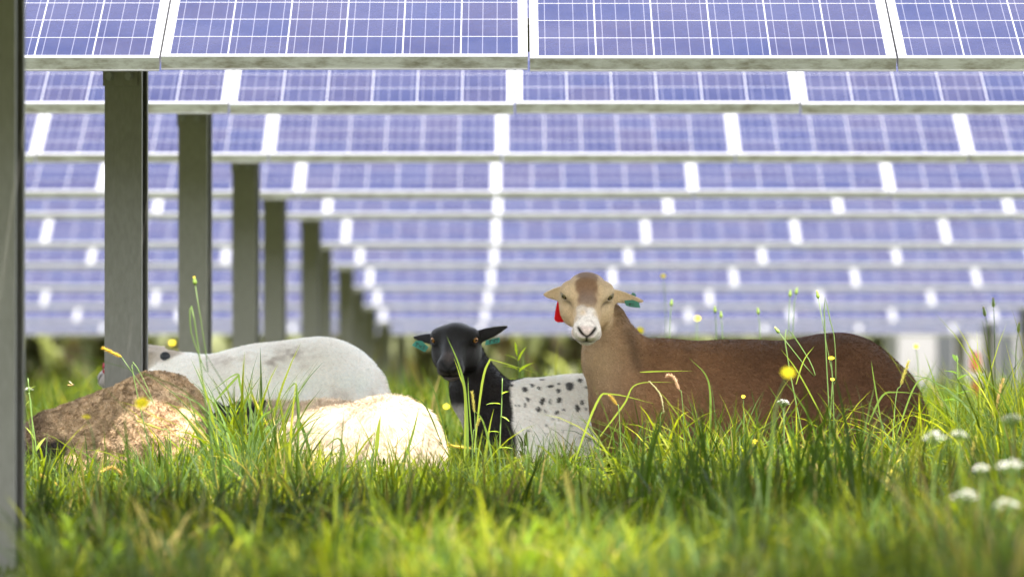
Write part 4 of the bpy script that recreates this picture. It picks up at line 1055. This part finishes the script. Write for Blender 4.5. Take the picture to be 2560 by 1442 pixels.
for i, (x, y, b) in enumerate(((2463, 790, 2492), (2484, 768, 2490), (2545, 830, 2530))):
    bud_stalk(x, y, 17.2, .030, .0055, b, 'thin bud stalk at the right edge beyond the brown sheep\'s rump, ' + ['leftmost', 'middle', 'rightmost'][i] + ' of three', [(x * .6 + b * .4, y + 80)], tip=(.3, .25, .06))
foxtail((256, 869), (304, 892), 15.0, .0055, 420, 'golden foxtail seed head leaning across the sharp steel post', [(330, 915), (385, 1010)], col=(.45, .31, .04))
foxtail((253, 1178), (308, 1186), 14.6, .0060, 350, 'arched golden foxtail in front of the curly brown sheep\'s belly', [(330, 1205)], (282, 1168), (.36, .24, .06))
foxtail((345, 1052), (402, 1072), 15.0, .0045, 440, 'slanting foxtail crossing the curly brown sheep\'s rump', [(425, 1095)])
foxtail((474, 1050), (528, 1112), 15.0, .0050, 560, 'slanting foxtail between the curly brown sheep and the black muzzle', [(548, 1150)])
foxtail((500, 1140), (502, 1212), 14.6, .0050, 506, 'upright foxtail under the curly brown sheep\'s tail', [(504, 1240)])
foxtail((628, 985), (668, 1062), 15.1, .0048, 700, 'slanting foxtail above the cream sheep\'s shoulder', [(684, 1110)], col=(.42, .36, .05))
foxtail((1120, 1112), (1178, 1121), 15.0, .0050, 1235, 'level foxtail by the cream sheep\'s tail', [(1205, 1140)], col=(.40, .30, .05))
foxtail((1180, 978), (1186, 1030), 14.8, .0042, 1196, 'upright foxtail in front of the black headed sheep\'s chest', [(1188, 1070)])
foxtail((1200, 1046), (1188, 1072), 14.9, .0038, 1176, 'short foxtail low before the black headed sheep\'s chest', [(1182, 1100)])
foxtail((1668, 938), (1698, 974), 14.9, .0056, 1722, 'pinkish looped foxtail on the brown hair sheep\'s shoulder', [(1706, 1010)], (1684, 943), (.42, .27, .16))
foxtail((1524, 986), (1543, 1012), 15.0, .0050, 1560, 'stubby foxtail in front of the brown hair sheep\'s chest', [(1548, 1040)], col=(.40, .28, .06))
foxtail((1624, 953), (1660, 1030), 15.0, .0028, 1650, 'thin pale foxtail hanging before the brown hair sheep\'s shoulder', [(1650, 1060)], (1650, 985), (.40, .36, .20))
foxtail((2272, 902), (2252, 962), 15.0, .0055, 2218, 'golden foxtail standing against the brown hair sheep\'s rump', [(2238, 1010)])
foxtail((2424, 868), (2458, 932), 15.6, .0050, 2480, 'dark foxtail leaning left beyond the brown hair sheep\'s rump', [(2468, 990)], col=(.13, .12, .04))
foxtail((2508, 945), (2482, 1042), 14.6, .0055, 2474, 'tan foxtail in front of the right edge, level with the rump', [(2478, 1090)], col=(.36, .25, .09))
foxtail((2438, 1092), (2424, 1160), 14.0, .0058, 2416, 'pale foxtail among the white flowers at the right', [(2420, 1210)])
foxtail((2032, 1170), (2036, 1260), 12.0, .0075, 2040, 'thick blurred foxtail upright in the foreground below the brown hair sheep', [(2038, 1320)], col=(.34, .28, .10))
foxtail((1412, 1180), (1436, 1290), 11.6, .0075, 1450, 'pale blurred foxtail in the foreground right of the picture\'s middle', [(1444, 1350)], col=(.42, .38, .10))
foxtail((100, 1185), (148, 1215), 14.2, .0055, 170, 'golden foxtail low beside the closest steel post', [(160, 1250)], col=(.42, .29, .06))
white_umbel(2338, 1096, 11.1, .022, 2330, 'white flower cluster right under the brown hair sheep\'s rump', [(2334, 1180)])
white_umbel(2396, 1090, 11.3, .018, 2402, 'small white flower cluster beside the one under the rump', [(2400, 1180)])
white_umbel(2455, 1176, 10.7, .019, 2450, 'white flower cluster in the grass right of the pale foxtail', [(2452, 1260)])
white_umbel(2528, 1170, 10.5, .026, 2524, 'wide white flower cluster near the right edge', [(2526, 1260)])
white_umbel(2416, 1246, 10.1, .026, 2420, 'blurred white flower cluster low in the right foreground', [(2418, 1330)])
white_umbel(2514, 1268, 9.9, .024, 2520, 'lowest blurred white flower cluster at the right corner', [(2517, 1340)])
white_umbel(2530, 1052, 11.5, .024, 2536, 'highest white flower cluster at the right edge', [(2533, 1120)])
white_umbel(1957, 1008, 14.4, .018, 1964, 'faded white flower cluster in front of the brown hair sheep\'s belly', [(1960, 1080)])
white_umbel(72, 975, 14.8, .012, 88, 'little white flower cluster beside the closest post', [(80, 1040)])
leafy_plant([(1300, 1010), (1298, 960), (1293, 862)], 17.0, [((1296, 925), (1258, 904), .016, -.02), ((1297, 930), (1330, 896), .020, -.03), ((1294, 900), (1264, 878), .013, .01), ((1295, 905), (1308, 862), .013, -.01), ((1293, 890), (1290, 852), .010, .01), ((1298, 950), (1270, 940), .012, .02)],
    'bright yellow green leafy shoot right of the black headed sheep\'s face', np.array([.34, .42, .03]))
leafy_plant([(1245, 1250), (1250, 1100), (1254, 1020), (1256, 945)], 14.9, [((1255, 985), (1272, 972), .010, -.02), ((1252, 1010), (1216, 1000), .012, -.03), ((1250, 1040), (1275, 1046), .012, -.02), ((1249, 1080), (1218, 1072), .012, .0), ((1247, 1120), (1282, 1112), .014, -.02)],
    'upright leafy stem in front of the black headed sheep\'s dark shoulder', np.array([.20, .27, .05]))
leafy_plant([(2392, 1060), (2394, 960), (2392, 888)], 15.6, [((2393, 950), (2424, 926), .020, -.02), ((2393, 935), (2362, 918), .018, -.02), ((2392, 905), (2384, 880), .016, .02), ((2393, 985), (2432, 968), .020, -.01), ((2393, 1000), (2352, 992), .018, .02)],
    'dark broad leaved weed right behind the brown hair sheep\'s rump', np.array([.075, .13, .025]))
leafy_plant([(85, 1300), (92, 1150), (78, 1030), (70, 945)], 14.8, [((90, 1130), (108, 1085), .012, -.02), ((86, 1100), (70, 1060), .010, -.01), ((84, 1160), (112, 1140), .012, .0), ((76, 1000), (60, 1012), .008, .0), ((73, 975), (88, 960), .008, .0)],
    'pale slender weed beside the closest steel post', np.array([.20, .24, .10]))
leafy_plant([(160, 1330), (150, 1240), (138, 1170)], 14.4, [((148, 1220), (180, 1190), .020, -.03), ((148, 1225), (112, 1205), .018, -.02), ((142, 1195), (136, 1160), .016, .0), ((152, 1250), (190, 1238), .022, -.03)],
    'low broad leaved weed below the curly brown sheep\'s dark face', np.array([.15, .21, .06]))
# hand-placed long blades that the picture shows
A4 = Acc()
def blade_px(pts, d, w, col):
    c = bez([P(x, y, d + (q[0] if q else 0)) for x, y, *q in pts], 18); n = len(c); t = np.linspace(0, 1, n)
    T = np.gradient(c, axis=0); T /= np.linalg.norm(T, axis=1)[:, None]; s = np.cross(T, [.15, 1, .1]); s /= np.linalg.norm(s, axis=1)[:, None]
    ww = (w * np.minimum(1, .5 + 2 * t) * (1 - t ** 2.4))[:, None]
    V = np.stack([c - s * ww / 2, c + s * ww / 2], 1).reshape(-1, 3); k = np.arange(n - 1)[:, None] * 2
    A4.add(V, k + np.array([[0, 1, 3, 2]]), None, np.ones((len(V), 3)) * np.asarray(col) * rng.uniform(.9, 1.1))
LG, YG, DG = (.11, .16, .035), (.19, .23, .035), (.05, .085, .018)
for pts, d, w, col in (
  ([(1172, 1230), (1165, 1010), (1150, 920), (1116, 838)], 14.9, .0085, LG), ([(1160, 1220), (1163, 1000), (1150, 940), (1134, 892)], 14.9, .0060, YG), ([(1182, 1120), (1172, 1000), (1170, 940)], 14.9, .004, LG),
  ([(1185, 1130), (1205, 960), (1222, 905), (1240, 902), (1350, 935)], 15.0, .0065, YG), ([(540, 1000), (590, 945), (600, 935)], 15.2, .007, LG), ([(620, 1060), (600, 960), (588, 936), (520, 985)], 15.2, .007, LG),
  ([(745, 1150), (746, 1030), (742, 985), (736, 958), (700, 1000)], 15.1, .009, LG), ([(790, 1180), (760, 1080), (745, 1040), (740, 960)], 15.1, .009, DG), ([(640, 1160), (630, 1050), (618, 965)], 15.2, .008, LG),
  ([(940, 1140), (945, 1080), (952, 1036)], 15.1, .012, YG), ([(1000, 1180), (1030, 1090), (1048, 1018)], 15.1, .008, LG), ([(860, 1190), (862, 1140), (845, 1095), (800, 1130)], 15.0, .008, LG),
  ([(1760, 1180), (1775, 1060), (1770, 950), (1722, 893)], 15.2, .0075, LG), ([(1500, 1090), (1560, 1010), (1592, 960), (1690, 955)], 15.0, .005, YG), ([(1600, 930), (1650, 928), (1735, 927)], 15.2, .004, YG),
  ([(2060, 1050), (1995, 930), (1950, 870)], 15.1, .004, YG), ([(1990, 960), (2010, 900), (2036, 865)], 15.1, .004, YG), ([(2210, 1100), (2185, 950), (2178, 900)], 15.2, .004, LG), ([(2170, 1060), (2205, 990), (2240, 980), (2310, 985)], 15.1, .006, LG),
  ([(2400, 1080), (2340, 960), (2310, 880)], 15.4, .004, LG), ([(2240, 1090), (2290, 960), (2340, 945)], 15.4, .005, LG), ([(1240, 1190), (1210, 1060), (1180, 1020)], 14.9, .006, LG), ([(1420, 1200), (1490, 1010), (1530, 985), (1640, 1010)], 14.9, .0065, YG),
  ([(1120, 1120), (1090, 990), (1060, 935)], 15.6, .004, DG), ([(1105, 1110), (1060, 1010), (1000, 975)], 15.6, .004, DG), ([(560, 1260), (530, 1080), (430, 960), (60, 850)], 13.4, .0030, DG), ([(430, 1200), (395, 1120), (330, 1040), (250, 955)], 13.2, .004, DG),
  ([(640, 1100), (560, 960), (480, 830)], 13.5, .0028, DG), ([(100, 1260), (85, 1120), (62, 1000)], 14.2, .004, LG), ([(330, 1240), (318, 1120), (310, 1020)], 12.6, .008, DG), ([(560, 1300), (552, 1180), (556, 1100)], 12.8, .010, DG)):
    blade_px(pts, d, w, col)
tag(link('long_grass', A4.mesh('long_grass', M_LEAF)), kind='stuff')
# ---- hovering bee
bd, bp = 15.0, None
bo = P(177, 962, bd); bee = empty('bee', tuple(bo)); tag(bee, 'small striped bee flying between the closest post and the curly brown sheep', 'bee')
mb = MB(); tt = np.linspace(0, 1, 11); 
cc = np.array([(.04, .03, .015) if k % 3 else (.45, .28, .05) for k in range(11)])
mb.tube([(-.0100 + .0125 * t, 0, -.0012 * math.sin(t * 2)) for t in tt], np.sin(np.pi * (tt * .9 + .06)) ** .7 * .0030, 10, col=cc)
mb.ball((.0045, 0, .0004), (.0030, .0030, .0028), 10, 7, col=(.22, .15, .05)); mb.ball((.0083, 0, -.0002), (.0018, .0019, .0019), 8, 6, col=(.03, .025, .02))
link('body', mb.mesh('body', [M_STEM], smooth=True), bee)
m_w, ntw, bw = newmat('bee_wing'); bw.inputs['Base Color'].default_value = (.5, .42, .3, 1); bw.inputs['Alpha'].default_value = .55; bw.inputs['Roughness'].default_value = .2
for sy in (-1, 1):
    mw = MB(); q = [(.0040 - .0095 * t, sy * (.0008 + .003 * t), .0025 + .0075 * t ** .8 + (.0022 * math.sin(t * math.pi) if s else -.0015 * math.sin(t * math.pi))) for s in (0, 1) for t in (np.linspace(0, 1, 8) if not s else np.linspace(1, 0, 8))]
    mw.add(q, [tuple(range(len(q)))]); link('wing', mw.mesh('wing', [m_w]), bee)

# ------------------------------------------------------------------ beyond the last row
def far_wood():
    acc = Acc(); n = 26000; x = rng.uniform(-16, 16, n); y = rng.uniform(70, 77, n)
    top = 2.6 + 2.2 * vnoise(np.stack([x, 0 * x, 0 * x], 1), .35, 51) + 1.0 * vnoise(np.stack([x, 0 * x, 0 * x], 1), 1.3, 52)
    z = zg(y) + top * rng.random(n) ** .8
    a = rng.uniform(0, 6.283, n); c = np.array([.17, .18, .095]) * rng.uniform(.5, 1.6, (n, 1))
    c[rng.random(n) < .25] = np.array([.075, .060, .035])
    acc.add(*blades(np.stack([x, y, z], 1), rng.uniform(.35, .8, n), a, rng.uniform(.4, 1.6, n), rng.uniform(.16, .34, n), c, 3))
    tag(link('treeline', acc.mesh('treeline', M_LEAF)), kind='stuff')
far_wood()
def site_cabin():
    d = 66.; x0 = P(2245, 870, d)[0]; x1 = x0 + 3.4; g = float(zg(d)); root = empty('site_cabin', ((x0 + x1) / 2, d, g))
    tag(root, 'white low cabin glimpsed under the last panel row at the far right', 'cabin')
    m = plain('white_cladding', (.15, .145, .145), .5, noise=.04, scale=3); dk = plain('dark_opening', (.03, .032, .035), .4); h = (x1 - x0) / 2
    mb = MB(); mb.box((-h, 0, .15), (h, 2.4, 2.5)); 
    link('wall', mb.mesh('wall', [m]), root)
    mb = MB(); mb.box((-h - .12, -.15, 2.5), (h + .12, 2.55, 2.62)); link('roof', mb.mesh('roof', [plain('roof_sheet', (.5, .5, .52), .4)]), root)
    mb = MB(); mb.box((-h, .1, 0), (h, 2.3, .15)); link('plinth', mb.mesh('plinth', [plain('block_plinth', (.3, .29, .27), .8)]), root)
    for dx in (-1.25, -.55, .45):
        mb = MB(); mb.box((dx, -.02, .16), (dx + .20, -.002, 2.2)); link('door', mb.mesh('door', [dk]), root)
site_cabin()
def marker_post():
    d = 30.; p = P(2438, 880, d); g = float(zg(d)); root = empty('marker_post', (p[0], d, g)); tag(root, 'short orange marker post in the tall grass beyond the brown hair sheep\'s rump', 'marker')
    h = p[2] - g; mb = MB(); mb.tube([(0, 0, -.1), (0, 0, h - .03), (0, 0, h)], [.028, .028, .02], 14); link('shaft', mb.mesh('shaft', [plain('orange_plastic', (.72, .16, .06), .45)], smooth=True), root)
    mb = MB(); mb.tube([(0, 0, h - .16), (0, 0, h - .10)], .0295, 14); link('reflector_band', mb.mesh('reflector_band', [plain('pale_band', (.7, .62, .55), .4)], smooth=True), root)
marker_post()

# ------------------------------------------------------------------ light, sky, camera
w = bpy.data.worlds.new('World'); sc.world = w; w.use_nodes = True
nt = w.node_tree; bg = nt.nodes['Background']
SUN_EL, SUN_AZ = 62.0, 163.0        # azimuth: 180 = straight behind the camera, smaller = to the right
sky = nt.nodes.new('ShaderNodeTexSky'); sky.sky_type = 'NISHITA'; sky.sun_disc = False
sky.sun_elevation = R(SUN_EL); sky.sun_rotation = R(SUN_AZ); sky.altitude = 100; sky.air_density = 1.0; sky.dust_density = 2.5; sky.ozone_density = 1.0
hs_ = N(nt, 'ShaderNodeHueSaturation', inp={'Saturation': .30}); nt.links.new(sky.outputs[0], hs_.inputs['Color']); nt.links.new(hs_.outputs[0], bg.inputs[0]); bg.inputs[1].default_value = .15
sd = np.array([math.sin(R(SUN_AZ)) * math.cos(R(SUN_EL)), math.cos(R(SUN_AZ)) * math.cos(R(SUN_EL)), math.sin(R(SUN_EL))])
sun = bpy.data.lights.new('sun', 'SUN'); sun.energy = 3.3; sun.angle = R(.53); sun.color = (1, .955, .88)
so = bpy.data.objects.new('sun', sun); COL.objects.link(so)
so.rotation_euler = Vector(sd).to_track_quat('Z', 'Y').to_euler()
cam = bpy.data.cameras.new('camera'); cam.lens = 200; cam.sensor_width = 36; cam.clip_start = .5; cam.clip_end = 5000
co = bpy.data.objects.new('camera', cam); COL.objects.link(co); co.location = (0, 0, CAMZ)
co.rotation_euler = (math.pi / 2 + math.atan((HOR - 721.0) / FPX), 0, 0)
cam.dof.use_dof = True; cam.dof.focus_distance = 15.3; cam.dof.aperture_fstop = 4.4
sc.camera = co
sc.view_settings.view_transform = 'Standard'; sc.view_settings.look = 'None'
sc.view_settings.exposure = 2.62
sc.render.engine = 'CYCLES'; sc.cycles.use_denoising = True; sc.cycles.denoising_input_passes = 'RGB_ALBEDO_NORMAL'; sc.cycles.denoising_prefilter = 'ACCURATE'
sc.cycles.max_bounces = 8; sc.cycles.transparent_max_bounces = 8
sc.cycles.sample_clamp_indirect = 6
